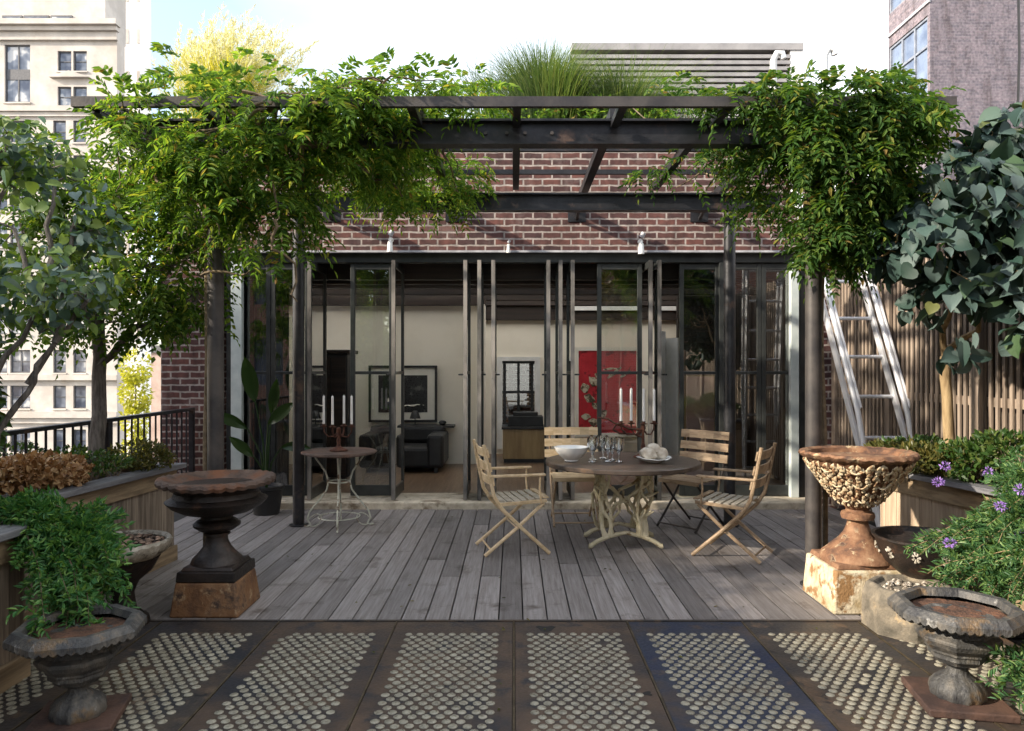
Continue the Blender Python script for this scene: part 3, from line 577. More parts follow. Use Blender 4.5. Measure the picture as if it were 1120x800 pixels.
# ------------------------------------------------------------------ folding chairs
M['honey'] = surf('sunlit_honey_wood', [(.3,(.52,.37,.20)),(.7,(.70,.54,.34))], scale=5, rough=.5, stretch=(3,1,6), bump=.15, island=.18)  # honey wood brightened in colour for the sunlit chairs
M['honey_shaded'] = surf('shaded_slat_wood', [(.3,(.23,.15,.085)),(.7,(.40,.29,.18))], scale=5, rough=.5, stretch=(3,1,6), bump=.2, island=.2)  # same wood darkened in colour for the chairs in shade
M['slat_grey'] = surf('greyed_seat_slats', [(.3,(.33,.29,.22)),(.7,(.5,.45,.36))], scale=6, rough=.6, stretch=(1,4,4), bump=.2, island=.15)
M['chair_metal'] = surf('dark_chair_iron', [(.3,(.02,.017,.015)),(.7,(.05,.04,.035))], scale=8, rough=.5, metal=.4, bump=.1)
def armchair(label, pos, rz, wood):
    t = thing('folding_armchair', label, 'chair', pos, 'slatted folding chairs around the dining table', rz, local=True)
    for s in (-1, 1):
        y = .235*s
        MB().tube([(.27,y,.01),(.02,y,.24),(-.14,y,.40),(-.20,y,.50),(-.235,y,.66),(-.285,y,.92)], [.0155]*6, 8).build('back_stile', wood, t, smooth=True)
        y2 = .205*s
        MB().tube([(-.27,y2,.01),(0,y2,.225),(.23,y2,.425)], .015, 8).build('leg', wood, t, smooth=True)
        MB().box(-.245,.235,y-.022,y+.022,.652,.672).build('armrest', wood, t, bevel=.006)
        MB().tube([(.19,y,.652),(.185,y,.55),(.20,y,.43)], .009, 8).build('arm_support', wood, t, smooth=True)
        MB().bar((-.17,y*.95,.425),(.25,y*.95,.445),.02,.028).build('seat_rail', wood, t, bevel=.004)
    for i in range(7):
        x = -.15+.062*i; z = .446+.003*i-.010*math.sin(PI*i/6)
        MB().box(x,x+.046,-.222,.222,z,z+.013).build('seat_slat', M['slat_grey'] if i < 6 else wood, t, bevel=.003)
    for zc in (.62+.0, .735, .85):
        x = -.228-(zc-.66)*.19; m = MB()
        for k in range(6):                                                        # slightly bowed slat
            y0, y1 = -.25+.5*k/6, -.25+.5*(k+1)/6; b0, b1 = -.03*(1-(y0/.25)**2), -.03*(1-(y1/.25)**2)
            a = Vector((x+b0+.014,y0,zc-.035)); b = Vector((x+b1+.014,y1,zc-.035)); u = Vector((-.014,0,.07)); n_ = Vector((.013,0,.0025))
            m.add([a,b,b+u,a+u,a+n_,b+n_,b+u+n_,a+u+n_], [(0,3,2,1)[::-1],(4,7,6,5)[::-1],(0,1,5,4)[::-1],(3,7,6,2)[::-1]]+([(0,4,7,3)[::-1]] if k == 0 else [])+([(1,2,6,5)[::-1]] if k == 5 else []))
        m.build('back_slat', wood, t)
    MB().tube([(-.215,-.2,.05),(-.215,.2,.05)], .008, 8).tube([(.22,-.23,.055),(.22,.23,.055)], .008, 8).tube([(0,-.24,.225),(0,.24,.225)], .006, 8).build('stretcher', wood, t, smooth=True)
    return t
armchair('honey wood folding armchair facing right, the one left of the dining table', (-.02,6.23,0), R(13), M['honey'])
armchair('shade browned wood folding armchair facing left, the one right of the dining table', (1.82,6.07,0), R(148), M['honey_shaded'])
def sidechair(label, pos, rz, wood, frame, sc=1):
    t = thing('folding_chair', label, 'chair', pos, 'slatted folding chairs around the dining table', rz, local=True); t.scale = (sc,sc,sc)
    for s in (-1, 1):
        y = .21*s
        MB().tube([(.25,y,.01),(0,y,.25),(-.17,y,.45),(-.225,y,.62),(-.26,y,.90)], .011, 8).build('back_stile', frame, t, smooth=True)
        MB().tube([(-.25,y*.9,.01),(0,y*.9,.235),(.2,y*.9,.44)], .011, 8).build('leg', frame, t, smooth=True)
    for i in range(6):
        x = -.14+.06*i; z = .447
        MB().box(x,x+.045,-.215,.215,z,z+.014).build('seat_slat', wood, t, bevel=.003)
    MB().bar((.215,-.22,.443),(.215,.22,.443),.018,.04).build('seat_rail', wood, t, bevel=.004)
    for zc in (.64,.745,.855):
        x = -.205-(zc-.62)*.125; m = MB()
        for k in range(6):
            y0, y1 = -.265+.53*k/6, -.265+.53*(k+1)/6; b0, b1 = -.02*(1-(y0/.265)**2), -.02*(1-(y1/.265)**2)
            a = Vector((x+b0+.012,y0,zc-.038)); b = Vector((x+b1+.012,y1,zc-.038)); u = Vector((-.01,0,.076)); n_ = Vector((.013,0,.002))
            m.add([a,b,b+u,a+u,a+n_,b+n_,b+u+n_,a+u+n_], [(1,2,3,0),(5,6,7,4),(4,5,1,0),(2,6,7,3)]+([(3,7,4,0)] if k == 0 else [])+([(5,6,2,1)] if k == 5 else []))
        m.build('back_slat', wood, t)
    MB().tube([(.225,-.22,.04),(.225,.22,.04)], .008, 8).tube([(-.225,-.2,.04),(-.225,.2,.04)], .008, 8).build('stretcher', frame, t, smooth=True)
    return t
sidechair('honey wood armless folding chair behind the white bowl, facing the terrace', (.60,7.33,0), R(-88), M['honey'], M['honey_shaded'], 1.04)
sidechair('shade browned slatted folding chair with thin black legs, behind the table at right', (1.73,7.12,0), R(222), M['honey_shaded'], M['chair_metal'], 1.03)

# ------------------------------------------------------------------ tables
M['table_top'] = surf('dark_worn_table_top', [(.3,(.045,.035,.03)),(.7,(.10,.075,.058))], scale=4, rough=.32, bump=.12, stretch=(1,4,1), blot=((.17,.10,.055),3,.6,.2))
M['cream_iron'] = surf('cream_painted_iron', [(.3,(.42,.36,.22)),(.7,(.62,.55,.38))], scale=10, rough=.6, bump=.25, blot=((.2,.13,.06),12,.6,.1))
M['pale_iron'] = surf('pale_green_painted_iron', [(.3,(.38,.39,.32)),(.7,(.56,.56,.47))], scale=14, rough=.6, bump=.2, blot=((.16,.11,.07),14,.58,.1))
c = Vector((.955,6.45,0)); DT = thing('dining_table', 'large round dark dining table on a cream cast iron base of twisted branches', 'table', tuple(c))
MB().lathe([(.64,.690),(.668,.692),(.675,.70),(.675,.725),(.668,.732),(.0001,.7325)], tuple(c), 72).build('table_top', M['table_top'], DT, smooth=True, angle=25)
MB().lathe([(.0001,.66),(.36,.66),(.36,.689),(.0001,.689)], tuple(c), 40, cap=False).build('apron_ring', M['cream_iron'], DT)
for sx in (-1, 1):
    for sy in (-1, 1):
        b = MB(); f = c+Vector((sx*.30,sy*.21,.025)); k = c+Vector((sx*.14,sy*.19,.10))
        b.tube([f+Vector((sx*.015,0,.003)), f, f+(k-f)*.35+Vector((0,0,.012)), k+Vector((0,0,.005)), c+Vector((0,sy*.185,.135))], [.024,.021,.019,.020,.016], 8)
        for j in range(4):
            o = Vector((sx*random.uniform(-.03,.10), sy*random.uniform(-.05,.04), 0)); top = c+Vector((sx*(.15+.038*j), sy*(.24-.07*j), .665))
            b.tube(wander(k+Vector((sx*.02*j-sx*.02,0,0)), top, 9, .05), [.021,.018,.015,.014,.013,.0125,.012,.012,.015], 7)
        b.tube(wander(k+Vector((-sx*.03,0,.02)), c+Vector((sx*.03, sy*.14, .44)), 6, .03), [.017,.015,.014,.013,.012,.011], 7)
        for j in range(3):
            z = random.uniform(.2,.55); b.tube([c+Vector((sx*(.14+.12*(z-.1)),sy*.19,z)), c+Vector((sx*(.19+.12*z)+.02*j,sy*.2,z+.05))], [.014,.007], 6)
        b.build('leg', M['cream_iron'], DT, smooth=True)
    b = MB().tube(wander(c+Vector((sx*.22,-.2,.58)), c+Vector((-sx*.15,-.02*sx,.27)), 8, .03), [.02,.018,.017,.016,.016,.016,.015,.014], 7)
    b.tube(wander(c+Vector((sx*.22,.2,.58)), c+Vector((-sx*.12,.1,.3)), 8, .03), .015, 7); b.build('brace', M['cream_iron'], DT, smooth=True)
c = Vector((-1.70,7.12,0)); BT = thing('bistro_table', 'small round rusty topped table with thin pale curved iron legs', 'table', tuple(c))
MB().lathe([(.34,.715),(.356,.717),(.36,.728),(.354,.738),(.0001,.737)], tuple(c), 48, scal(20,.012,(1,2),.004)).build('table_top', M['urn_rim'], BT, smooth=True, angle=25)
for a in (R(-80), R(10), R(100), R(190)):
    q = lambda r, z: c+Vector((r*math.cos(a), r*math.sin(a), z))
    b = MB().tube([q(.25,.712),q(.2,.64),q(.13,.54),q(.10,.44),q(.12,.36),q(.2,.25),q(.28,.15),q(.30,.08),q(.27,.03),q(.30,.012),q(.33,.02)], .0085, 7)
    cu = [q(.30-.055*math.sin(u), .07+.0) + Vector((-.055*(1-math.cos(u))*math.cos(a), -.055*(1-math.cos(u))*math.sin(a), .06*math.sin(u*1.2))) for u in [i*.45 for i in range(11)]]
    b.tube(cu, .006, 6); b.build('leg', M['pale_iron'], BT, smooth=True)
b = MB(); b.tube([c+Vector((.105*math.cos(u), .105*math.sin(u), .44)) for u in [2*PI*i/20 for i in range(21)]], .007, 6)
b.build('leg_ring', M['pale_iron'], BT, smooth=True); b = MB(); b.tube([c+Vector((.2*math.cos(u), .2*math.sin(u), .10)) for u in [2*PI*i/24 for i in range(25)]], .006, 6); b.build('leg_ring', M['pale_iron'], BT, smooth=True)

# ------------------------------------------------------------------ candelabra, candles
M['rust_dark'] = surf('dark_red_rust', [(.3,(.05,.018,.012)),(.7,(.13,.05,.028))], scale=25, rough=.7, metal=.2, bump=.3)
M['wax'] = surf('white_wax', [(.3,(.80,.79,.76)),(.7,(.86,.85,.82))], scale=8, rough=.45, bump=.03)
def candelabrum(label, base, z0, xs, ytilt, hs, zarm, blabels, grp, branch=False):
    t = thing('candelabrum', label, 'candelabrum', (base[0],base[1],z0)); c = Vector((base[0],base[1],z0+.0015))
    MB().lathe([(.085,0),(.088,.01),(.06,.022),(.025,.04),(.016,.07),(.022,.10),(.014,.13),(.012,zarm-.03),(.024,zarm-.01),(.02,zarm+.02),(.0001,zarm+.03)], tuple(c), 24).build('stem', M['rust_dark'], t, smooth=True)
    for i, x in enumerate(xs):
        e = c+Vector((x, ytilt[i], zarm+.03)); m = MB()
        if abs(x)+abs(ytilt[i]) > .012: m.tube([c+Vector((0,0,zarm-.01)), c+Vector((x*.3,ytilt[i]*.3,zarm-.06)), c+Vector((x*.7,ytilt[i]*.7,zarm-.065)), c+Vector((x*.97,ytilt[i]*.97,zarm-.02)), e], .0075, 8)
        m.lathe([(.008,-.004),(.032,.002),(.036,.010),(.016,.008),(.016,.03),(.0135,.03),(.0135,.012)], tuple(e), 14, cap=False); m.build('arm', M['rust_dark'], t, smooth=True)
        h = hs[i]; k = solo(MB().lathe([(.0125,0),(.0118,h*.5),(.0110,h-.004),(.007,h),(.0015,h+.001),(.0012,h+.012)], (e.x,e.y,e.z+.0125), 12), 'candle', M['wax'], blabels[i], 'candle', (e.x,e.y,e.z+.0125), grp, smooth=True)
    return t, c
lab = ['first white candle from the left on the bistro table','second white candle from the left on the bistro table','third white candle from the left on the bistro table','rightmost white candle standing apart on the bistro table']
candelabrum('rusty low candelabrum with four white candles on the bistro table', (-1.70,7.10), .739, [-.15,-.045,.035,.13], [.02,-.06,.07,-.02], [.29,.29,.29,.29], .20, lab, 'candles on the bistro table')
lab = ['first white candle from the left on the dining table','second white candle from the left on the dining table','third white candle from the left on the dining table','rightmost white candle on the dining table']
t, c = candelabrum('dark rusty candelabrum with four candles and one long side branch on the dining table', (1.17,6.62), .7335, [-.20,-.10,.0,.105], [0,.05,-.03,.03], [.31,.31,.31,.30], .27, lab, 'candles on the dining table')
b = MB().tube([c+Vector((0,0,.25)), c+Vector((-.12,0,.26)), c+Vector((-.24,0,.30)), c+Vector((-.32,0,.35)), c+Vector((-.41,0,.36))], [.012,.011,.01,.009,.007], 8)
b.tube([c+Vector((-.24,0,.30)), c+Vector((-.27,.02,.25)), c+Vector((-.21,.03,.215)), c+Vector((-.08,.01,.21)), c+Vector((0,0,.18))], .009, 8); b.build('side_branch', M['rust_dark'], t, smooth=True)
# ------------------------------------------------------------------ tableware
M['china'] = surf('white_china', [(.3,(.78,.78,.76)),(.7,(.82,.82,.8))], rough=.18, bump=0)
M['crystal'] = glassm('clear_glassware', (.95,.97,.97), 6.0)
M['linen'] = surf('cream_linen', [(.3,(.5,.42,.32)),(.7,(.72,.66,.56))], scale=12, rough=.9, bump=.3)
TZ = .734
p = (.50,6.36); solo(MB().lathe([(.05,0),(.062,.006),(.06,.014),(.10,.045),(.135,.09),(.148,.125),(.144,.126),(.13,.092),(.095,.05),(.05,.022),(.0001,.02)], (*p,TZ), 40, cap=False), 'serving_bowl', M['china'], 'round white china bowl on the left side of the dining table', 'bowl', (*p,TZ), smooth=True)
MB().lathe([(.0001,0),(.05,.001)], (*p,TZ+.001), 24, cap=False)
gl = None
for i, (x, y) in enumerate(((.675,6.30),(.70,6.46),(.815,6.33),(.865,6.42),(.905,6.30),(.80,6.55))):
    if gl is None:
        gl = solo(MB().lathe([(.0001,0),(.034,.001),(.034,.004),(.008,.012),(.007,.05),(.012,.075),(.03,.10),(.037,.14),(.036,.19),(.0345,.19),(.0355,.14),(.028,.103),(.0001,.082)], (0,0,0), 24, lambda i, a, r, z: (r*(1+.03*math.cos(a*8)) if 5 < i < 10 else r, z), cap=False), 'goblet', M['crystal'], 'clear stemmed glass among others between the white bowl and the candelabrum', 'glass', (0,0,0), 'clear glasses on the dining table', smooth=True)
        g_ = gl
    else: g_ = gl.copy(); COL.objects.link(g_)
    g_.location = (x, y, TZ+.0005); g_.scale = (1.15,1.15,1.08)
c = (1.20,6.28,TZ); t = thing('bread_dish', 'shallow pale dish piled with a crumpled cream napkin by the candelabrum', 'dish', c)
MB().lathe([(.06,.001),(.07,.008),(.13,.03),(.15,.045),(.147,.048),(.12,.036),(.0001,.015)], c, 32, scal(10,.05,(3,4),.004), cap=False).build('plate', M['china'], t, smooth=True)
bm = MB()
for k in range(5):
    a = k*1.3; rr = .06 if k < 4 else 0; s = .062
    bm.lathe([(s*math.sin(PI*i/10)+.0001, -s*math.cos(PI*i/10)) for i in range(11)], (c[0]+rr*math.cos(a), c[1]+rr*math.sin(a), TZ+.075+(.035 if k == 4 else 0)), 20, lambda i, a_, r, z: (r*(1+.3*noise.noise(Vector((math.cos(a_)*3+k,math.sin(a_)*3,z*30)))), z*.85+.006*math.cos(a_*3+k)*math.sin(PI*min(1,abs(z)/.07))), cap=False)
bm.build('napkin', M['linen'], t, smooth=True)

# ------------------------------------------------------------------ ladder
M['alu'] = surf('aluminium', [(.3,(.68,.69,.72)),(.7,(.78,.79,.82))], scale=3, rough=.42, metal=.2, bump=0)
foot, top = Vector((3.25,6.42,0)), Vector((2.88,7.75,3.75)); wdt = .45
LD = thing('ladder', 'aluminium ladder with curved grab rails leaning against the house beside the slat fence', 'ladder', (3.3,6.42,0))
d = (top-foot).normalized(); Lw = (top-foot).length
for s in (0, 1):
    o = Vector((s*wdt,0,0)); MB().bar(foot+o, top+o, .028, .075, (0,1,0)).build('side_rail', M['alu'], LD, bevel=.004)
    e = Vector((0,-.13,.05)); q = lambda t_, k, dx=0: foot+o+d*(t_*Lw)+e*k+Vector((dx,0,0))
    MB().tube([q(.02,.15),q(.12,.45),q(.2,.55),q(.245,.75),q(.29,1.0),q(.4,1.0),q(.6,1.0),q(.85,1.0),q(.9,.6),q(.91,.1)], .025, 10).build('grab_rail', M['alu'], LD, smooth=True)
    MB().bar(q(.30,1.0,.03), q(.62,1.0,.03), .02, .05, (0,1,0)).build('grip', M['alu'], LD, bevel=.004)
for i in range(9):
    p = foot+d*(.16+.40*i); MB().tube([p, p+Vector((wdt,0,0))], .017, 8).build('rung', M['alu'], LD, smooth=True)

# ------------------------------------------------------------------ slat fence
M['slat'] = surf('cedar_slat', [(.3,(.19,.145,.11)),(.7,(.34,.27,.21))], scale=4, rough=.75, stretch=(6,6,.4), bump=.25, island=.25)
FN = thing('slat_fence', 'tall open fence of thin vertical wooden slats at the right', 'fence', (3.62,6,0))
m = MB(); y = 1.0
while y < 8.2: m.box(3.606,3.622,y,y+.033+random.uniform(-.004,.004),.05,2.75+random.uniform(-.01,.01)); y += .078
m.build('slats', M['slat'], FN)
m = MB()
for z in (.45,1.25,2.05,2.6): m.box(3.624,3.66,1.0,8.2,z,z+.07)
m.build('cross_rail', M['slat'], FN)
for y in (1.3,2.75,4.2,5.6,6.95,8.12): MB().box(3.562,3.599,y,y+.09,0,2.78).build('post', M['slat'], FN, bevel=.004)
MB().box(3.70,3.73,.9,8.2,-.1,2.7).build('backing', M['void_wood'] if 'void_wood' in M else surf('dark_backing_boards', [(.3,(.03,.022,.017)),(.7,(.06,.045,.034))], rough=.9), FN)
# ------------------------------------------------------------------ railing
RL = thing('terrace_railing', 'dark steel terrace railing of thin upright bars behind the left planter', 'railing', (-3.6,6,0))
MB().box(-3.63,-3.57,.5,8.2,1.065,1.10).build('top_rail', M['steel'], RL, bevel=.006)
MB().box(-3.62,-3.58,.5,8.2,.10,.13).build('bottom_rail', M['steel'], RL)
m = MB(); y = .56
while y < 8.15: m.box(-3.607,-3.593,y,y+.014,.13,1.065); y += .115
m.build('balusters', M['steel'], RL)
for y in (1.2,3.0,4.75,6.45,8.15): MB().box(-3.625,-3.575,y,y+.05,-.1,1.064).build('post', M['steel'], RL)
# ------------------------------------------------------------------ city buildings
M['limestone'] = surf('pale_limestone', [(.3,(.42,.385,.35)),(.7,(.54,.50,.455))], scale=.5, rough=.85, bump=.1, blot=((.44,.39,.34),.35,.52,.25))
M['white_stone'] = surf('white_glazed_brick', [(.3,(.82,.80,.77)),(.7,(.88,.87,.84))], scale=.4, rough=.8, bump=.05)
M['citywin'] = surf('dark_city_window', [(.3,(.02,.025,.04)),(.7,(.06,.075,.11))], scale=.4, rough=.12, bump=0)
M['pane_sky'] = surf('window_pane', [(.3,(.05,.06,.09)),(.6,(.16,.18,.22)),(.7,(.45,.45,.45))], scale=.55, rough=.08, bump=0, detail=2, island=.4)
M['winframe'] = surf('window_frame_paint', [(.3,(.04,.042,.05)),(.7,(.08,.08,.09))], rough=.5, bump=0)
M['louvre'] = surf('grey_louvre', [(.3,(.27,.26,.26)),(.7,(.37,.355,.35))], scale=3, rough=.6, bump=.05)
YB = 80.0; K = YB/F
def zb(py): return CH-(py-CY)*K
def xb(px): return (px-CX)*K
B = thing('apartment_building', 'tall cream stone apartment building with paired dark windows at the far left', 'building', (xb(60),YB,-25))
wins = []                                                     # (px0, px1, py0, py1)
for px0, px1 in ((-215,-187),(-140,-112),(-70,-42),(5,33)): wins.append((px0,px1,49,112,1))
for base in (-157,-87,-12+75): 
    for py0, py1 in ((56,78),(95,117)):
        for o in (0,17): wins.append((base+o,base+o+15,py0,py1,0))
rows = [(132,156),(170,194),(207,231),(245,270),(283,307),(344,366),(383,408),(422,447),(470,495),(510,535),(550,575)]
for py0, py1 in rows:
    for base in (-217,-147,-77,-17,58):
        if base == -17: wins.append((-12,8,py0,py1,0)); wins.append((11,33,py0,py1,0)); continue
        for o in (0,22): wins.append((base+o,base+o+14,py0,py1,0))
# facade as strips between the openings: a grid of cells with the window cells left out
def facade(mb, x0, x1, z0, z1, holes, y, depth):
    xs = sorted({x0,x1,*[h[0] for h in holes],*[h[1] for h in holes]}); zs = sorted({z0,z1,*[h[2] for h in holes],*[h[3] for h in holes]})
    idx = {}
    def vid(i, j):
        if (i,j) not in idx: idx[(i,j)] = len(mb.v); mb.v.append((xs[i], y, zs[j]))
        return idx[(i,j)]
    for i in range(len(xs)-1):
        for j in range(len(zs)-1):
            cx, cz = (xs[i]+xs[i+1])/2, (zs[j]+zs[j+1])/2
            if any(h[0] < cx < h[1] and h[2] < cz < h[3] for h in holes): continue
            mb.f.append((vid(i,j), vid(i+1,j), vid(i+1,j+1), vid(i,j+1)))
    for a, b, c_, d_ in holes:
        mb.add([(a,y,c_),(b,y,c_),(b,y,d_),(a,y,d_),(a,y+depth,c_),(b,y+depth,c_),(b,y+depth,d_),(a,y+depth,d_)], [(0,4,5,1),(1,5,6,2),(2,6,7,3),(3,7,4,0)])
holes = [(xb(a), xb(b), zb(d_), zb(c_)) for a, b, c_, d_, tall in wins]
m = MB(); facade(m, xb(-230), xb(128), -25, zb(26), holes, YB, .35)
m.add([(xb(128),YB,-25),(xb(128),YB+1.6,-25),(xb(128),YB+1.6,zb(26)),(xb(128),YB,zb(26))], [(0,1,2,3)]).add([(xb(-230),YB,zb(26)),(xb(128),YB,zb(26)),(xb(128),YB+1.6,zb(26)),(xb(-230),YB+1.6,zb(26))], [(0,1,2,3)])
m.build('wall', M['limestone'], B)
for (a, b, c_, d_), wn in zip(holes, wins):
    fm = MB(); t_ = .14; y0 = YB+.2
    n = 2 if wn[4] or (b-a) > 1.9 else 1
    fm.box(a,b,y0,y0+.1,c_,c_+t_); fm.box(a,b,y0,y0+.1,d_-t_,d_)
    for k in range(n+1): x = a+(b-a-t_)*k/n; fm.box(x,x+t_,y0+.002,y0+.098,c_+t_,d_-t_)
    if wn[4]: fm.box(a+t_,b-t_,y0-.02,y0+.09,c_+(d_-c_)*.40,c_+(d_-c_)*.58)
    elif d_-c_ > 1.9: fm.box(a+t_,b-t_,y0+.004,y0+.096,(c_+d_)/2-.05,(c_+d_)/2+.05)
    o = fm.build('window', M['winframe'], B); MB().box(a-.1,b+.1,YB-.16,YB-.012,c_-.18,c_-.02).build('sill', M['limestone'], o); MB().add([(a,y0+.07,c_),(b,y0+.07,c_),(b,y0+.07,d_),(a,y0+.07,d_)], [(0,1,2,3)]).build('pane', M['pane_sky'], o)
for py0, py1, out in ((25,31,1.1),(31,36,.7),(36,45,.35),(117,123,.5),(123,128,.25),(410,416,.45),(450,457,.6),(457,463,.3)): MB().box(xb(-231),xb(128)+out*.4,YB-out,YB-.01,zb(py1),zb(py0)-.02).build('cornice', M['limestone'], B)
pd = MB()
for px in (-142,-72,78):
    pd.add([(xb(px-22),YB-.5,zb(86)),(xb(px+22),YB-.5,zb(86)),(xb(px),YB-.5,zb(79)),(xb(px-22),YB-.01,zb(86)),(xb(px+22),YB-.01,zb(86)),(xb(px),YB-.01,zb(79))], [(0,1,2),(0,2,5,3),(2,1,4,5),(0,3,4,1)])
pd.build('pediment', M['limestone'], B)
ph = MB(); ph.box(xb(-200),xb(106),YB+1.61,YB+6,zb(25),zb(-60)); ph.build('penthouse', M['limestone'], B)
for px0, px1 in ((-40,-15),(-8,14),(16,44),(46,70)):
    o = MB().box(xb(px0),xb(px1),YB+1.45,YB+1.6,zb(24),zb(10)).build('window', M['winframe'], B); MB().box(xb(px0)+.2,xb(px1)-.2,YB+1.4,YB+1.44,zb(23),zb(12)).build('pane', M['pane_sky'], o)
# white towers beyond
T = thing('white_tower', 'plain white high rise just right of the cream stone building', 'building', (-48,96,-25))
YT = 96.0; xt = lambda px: (px-CX)/F*YT; zt = lambda py: CH-(py-CY)/F*YT
MB().box(xt(40),-49.1,YT,YT+3,-25,zt(-90)).build('wall', M['white_stone'], T)
for py in range(-60, 480, 46):
    for px in (138,150): MB().box(xt(px),xt(px+3),YT-.06,YT-.01,zt(py+16),zt(py)).build('window', M['limestone'], T)
T = thing('low_house', 'low pinkish building glimpsed through the railing between yellow tree and brick corner', 'building', (-72,150,-25))
MB().box((150-CX)/F*150,(186-CX)/F*150,150,162,-25,CH+(402-386)/F*150).build('wall', surf('pinkish_render', [(.3,(.38,.27,.22)),(.7,(.5,.38,.32))], scale=.3, rough=.9, bump=0), T)
MB().box((150-CX)/F*150,(186-CX)/F*150+.4,149.6,162.2,CH+(402-385.9)/F*150,CH+(402-378)/F*150).build('roof', M['roofing'], T)
# right neighbour
YN = 20.0; N = thing('grey_brick_building', 'grey violet brick building with tall corner windows rising at the upper right', 'building', (11.4,YN,-25))
xn = 11.38; m = MB()
m.add([(xn,YN,-25),(xn+16,YN,-25),(xn+16,YN,18),(xn,YN,18),(xn+16,YN+2.2,-25),(xn+16,YN+2.2,18),(xn,YN+2.2,-25),(xn,YN+2.2,18)], [(0,1,2,3),(1,4,5,2),(4,6,7,5)])
zn = lambda py, Y: CH-(py-CY)/F*Y
# left face (x = xn), windows set in a recess
h0, h1 = zn(118,21.0), zn(33,21.0)
cells = [(YN,YN+.12,-25,18),(YN+.12,YN+2.2,-25,h0),(YN+.12,YN+2.2,h1,h1+1.0),(YN+.12,YN+2.2,h1+3.2,18)]
for a, b, c_, d_ in cells: m.add([(xn,b,c_),(xn,a,c_),(xn,a,d_),(xn,b,d_)], [(0,1,2,3)])
m.build('wall', M['brick_grey'], N)
MB().box(xn-.05,xn-.003,YN-.02,YN+2.22,h1+.30,h1+.38).build('stone_band', M['lintel'], N)
M['paneblue'] = surf('sky_blue_pane', [(.3,(.10,.13,.2)),(.7,(.2,.25,.34))], scale=1, rough=.05, bump=0)
M['greyframe'] = surf('grey_window_paint', [(.3,(.16,.18,.22)),(.7,(.24,.26,.3))], rough=.4, bump=0)
for z0, z1 in ((h0,h1),(h1+1.0,h1+3.2)):
    fm = MB(); y_ = YN+.12
    for k in range(4): yy = YN+.12+(2.08-.07)*k/3; fm.box(xn+.03,xn+.12,yy,yy+.07,z0,z1)
    for z in (z0, z1-.07, z0+(z1-z0)*.62): fm.box(xn+.032,xn+.118,YN+.12,YN+2.2,z,z+.07)
    o = fm.build('window', M['greyframe'], N); MB().box(xn+.08,xn+.09,YN+.12,YN+2.2,z0,z1).build('pane', M['paneblue'], o)
cb = solo(MB().tube([P(1113,-60,7.0), P(1115,60,7.0), P(1113,130,7.0), P(1120,330,7.0)], .012, 6), 'cable', M['black'], 'thin black cable hanging down at the right edge beside the grey brick building', 'cable', tuple(P(1113,130,7.0)), smooth=True)
# building behind the camera (seen only in the window glass)
O = thing('street_house', 'red brick house across the street, mirrored in the left window glass', 'building', (-17,-14,-25))
m = MB(); hs = []
for i in range(6):
    for j in range(11): hs.append((-30+3.6*i+1, -30+3.6*i+2.3, -23+3.4*j, -21+3.4*j))
facade(m, -31,-8.5,-25,15.6,hs,-14,-.3); m.add([(-8.5,-14,-25),(-8.5,-26,-25),(-8.5,-26,15.6),(-8.5,-14,15.6),(-31,-14,15.6),(-31,-26,15.6)], [(0,1,2,3),(3,2,5,4)])
m.build('wall', M['brick_opp'], O)
for a, b, c_, d_ in hs: MB().box(a,b,-14.35,-14.29,c_,d_).build('window', M['citywin'], O)
t = thing('street_warehouse', 'dark brown brick warehouse across the street, mirrored in the right window glass', 'building', (16,-15,-25))
m = MB(); hs = [(4.5+3.2*i+.8, 4.5+3.2*i+2.2, -22+3.5*j, -20+3.5*j) for i in range(8) for j in range(10)]
facade(m, 4,30.5,-25,14.2,hs,-15,-.3); m.add([(4,-15,-25),(4,-27,-25),(4,-27,14.2),(4,-15,14.2),(30.5,-15,14.2),(30.5,-27,14.2)], [(0,1,2,3),(3,2,5,4)])
m.build('wall', M['brick_opp'], t)
for a, b, c_, d_ in hs: MB().box(a,b,-15.35,-15.29,c_,d_).build('window', M['citywin'], t)
t = thing('added_shade_block', 'added brown brick block out of view at left, placed to shade the deck', 'building', (-36,-6,-25))  # unseen block added at left to keep low sun off the deck
m = MB(); m.box(-46,-30,-16,3.5,-25,15.95); m.build('wall', M['brick_opp'], t)
MB().box(-46.2,-29.8,-16.2,3.7,15.952,16.02).build('coping', M['lintel'], t)
for i in range(6):
    for j in range(11):
        y0 = -14.6+3.0*i; z0 = -23+3.5*j; o = MB().box(-29.995,-29.93,y0,y0+1.3,z0,z0+1.9).build('window', M['winframe'], t); MB().box(-29.928,-29.915,y0+.08,y0+1.22,z0+.08,z0+1.82).build('pane', M['pane_sky'], o)
# louvred roof structure
LV = thing('roof_louvre_screen', 'grey horizontal louvre screen above the roof plants against the white sky', 'louvre screen', (3.2,13,4.3))
m = MB(); x0, x1 = (625-CX)/F*13, (864-CX)/F*13; ztop = CH+(402-50)/F*13; z = ztop-.2
while z > 4.6: m.bar(((x0+x1)/2-(x1-x0)/2,13.0,z),(x1,13.0,z),.05,.062); z -= .106
m.build('slats', M['louvre'], LV)
MB().box(x0,(878-CX)/F*13,12.96,13.3,ztop-.09,ztop+.03).build('top_rail', M['louvre'], LV)
MB().box(x1,(878-CX)/F*13,12.98,13.28,4.3,ztop-.09).build('end_post', M['white_stone'], LV)
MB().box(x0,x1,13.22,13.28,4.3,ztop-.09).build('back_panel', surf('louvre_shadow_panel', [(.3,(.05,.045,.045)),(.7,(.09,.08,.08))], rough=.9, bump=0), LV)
MB().box(-3.9,3.9,13.41,14.6,-.1,4.22).build('wall', M['brick'], H)
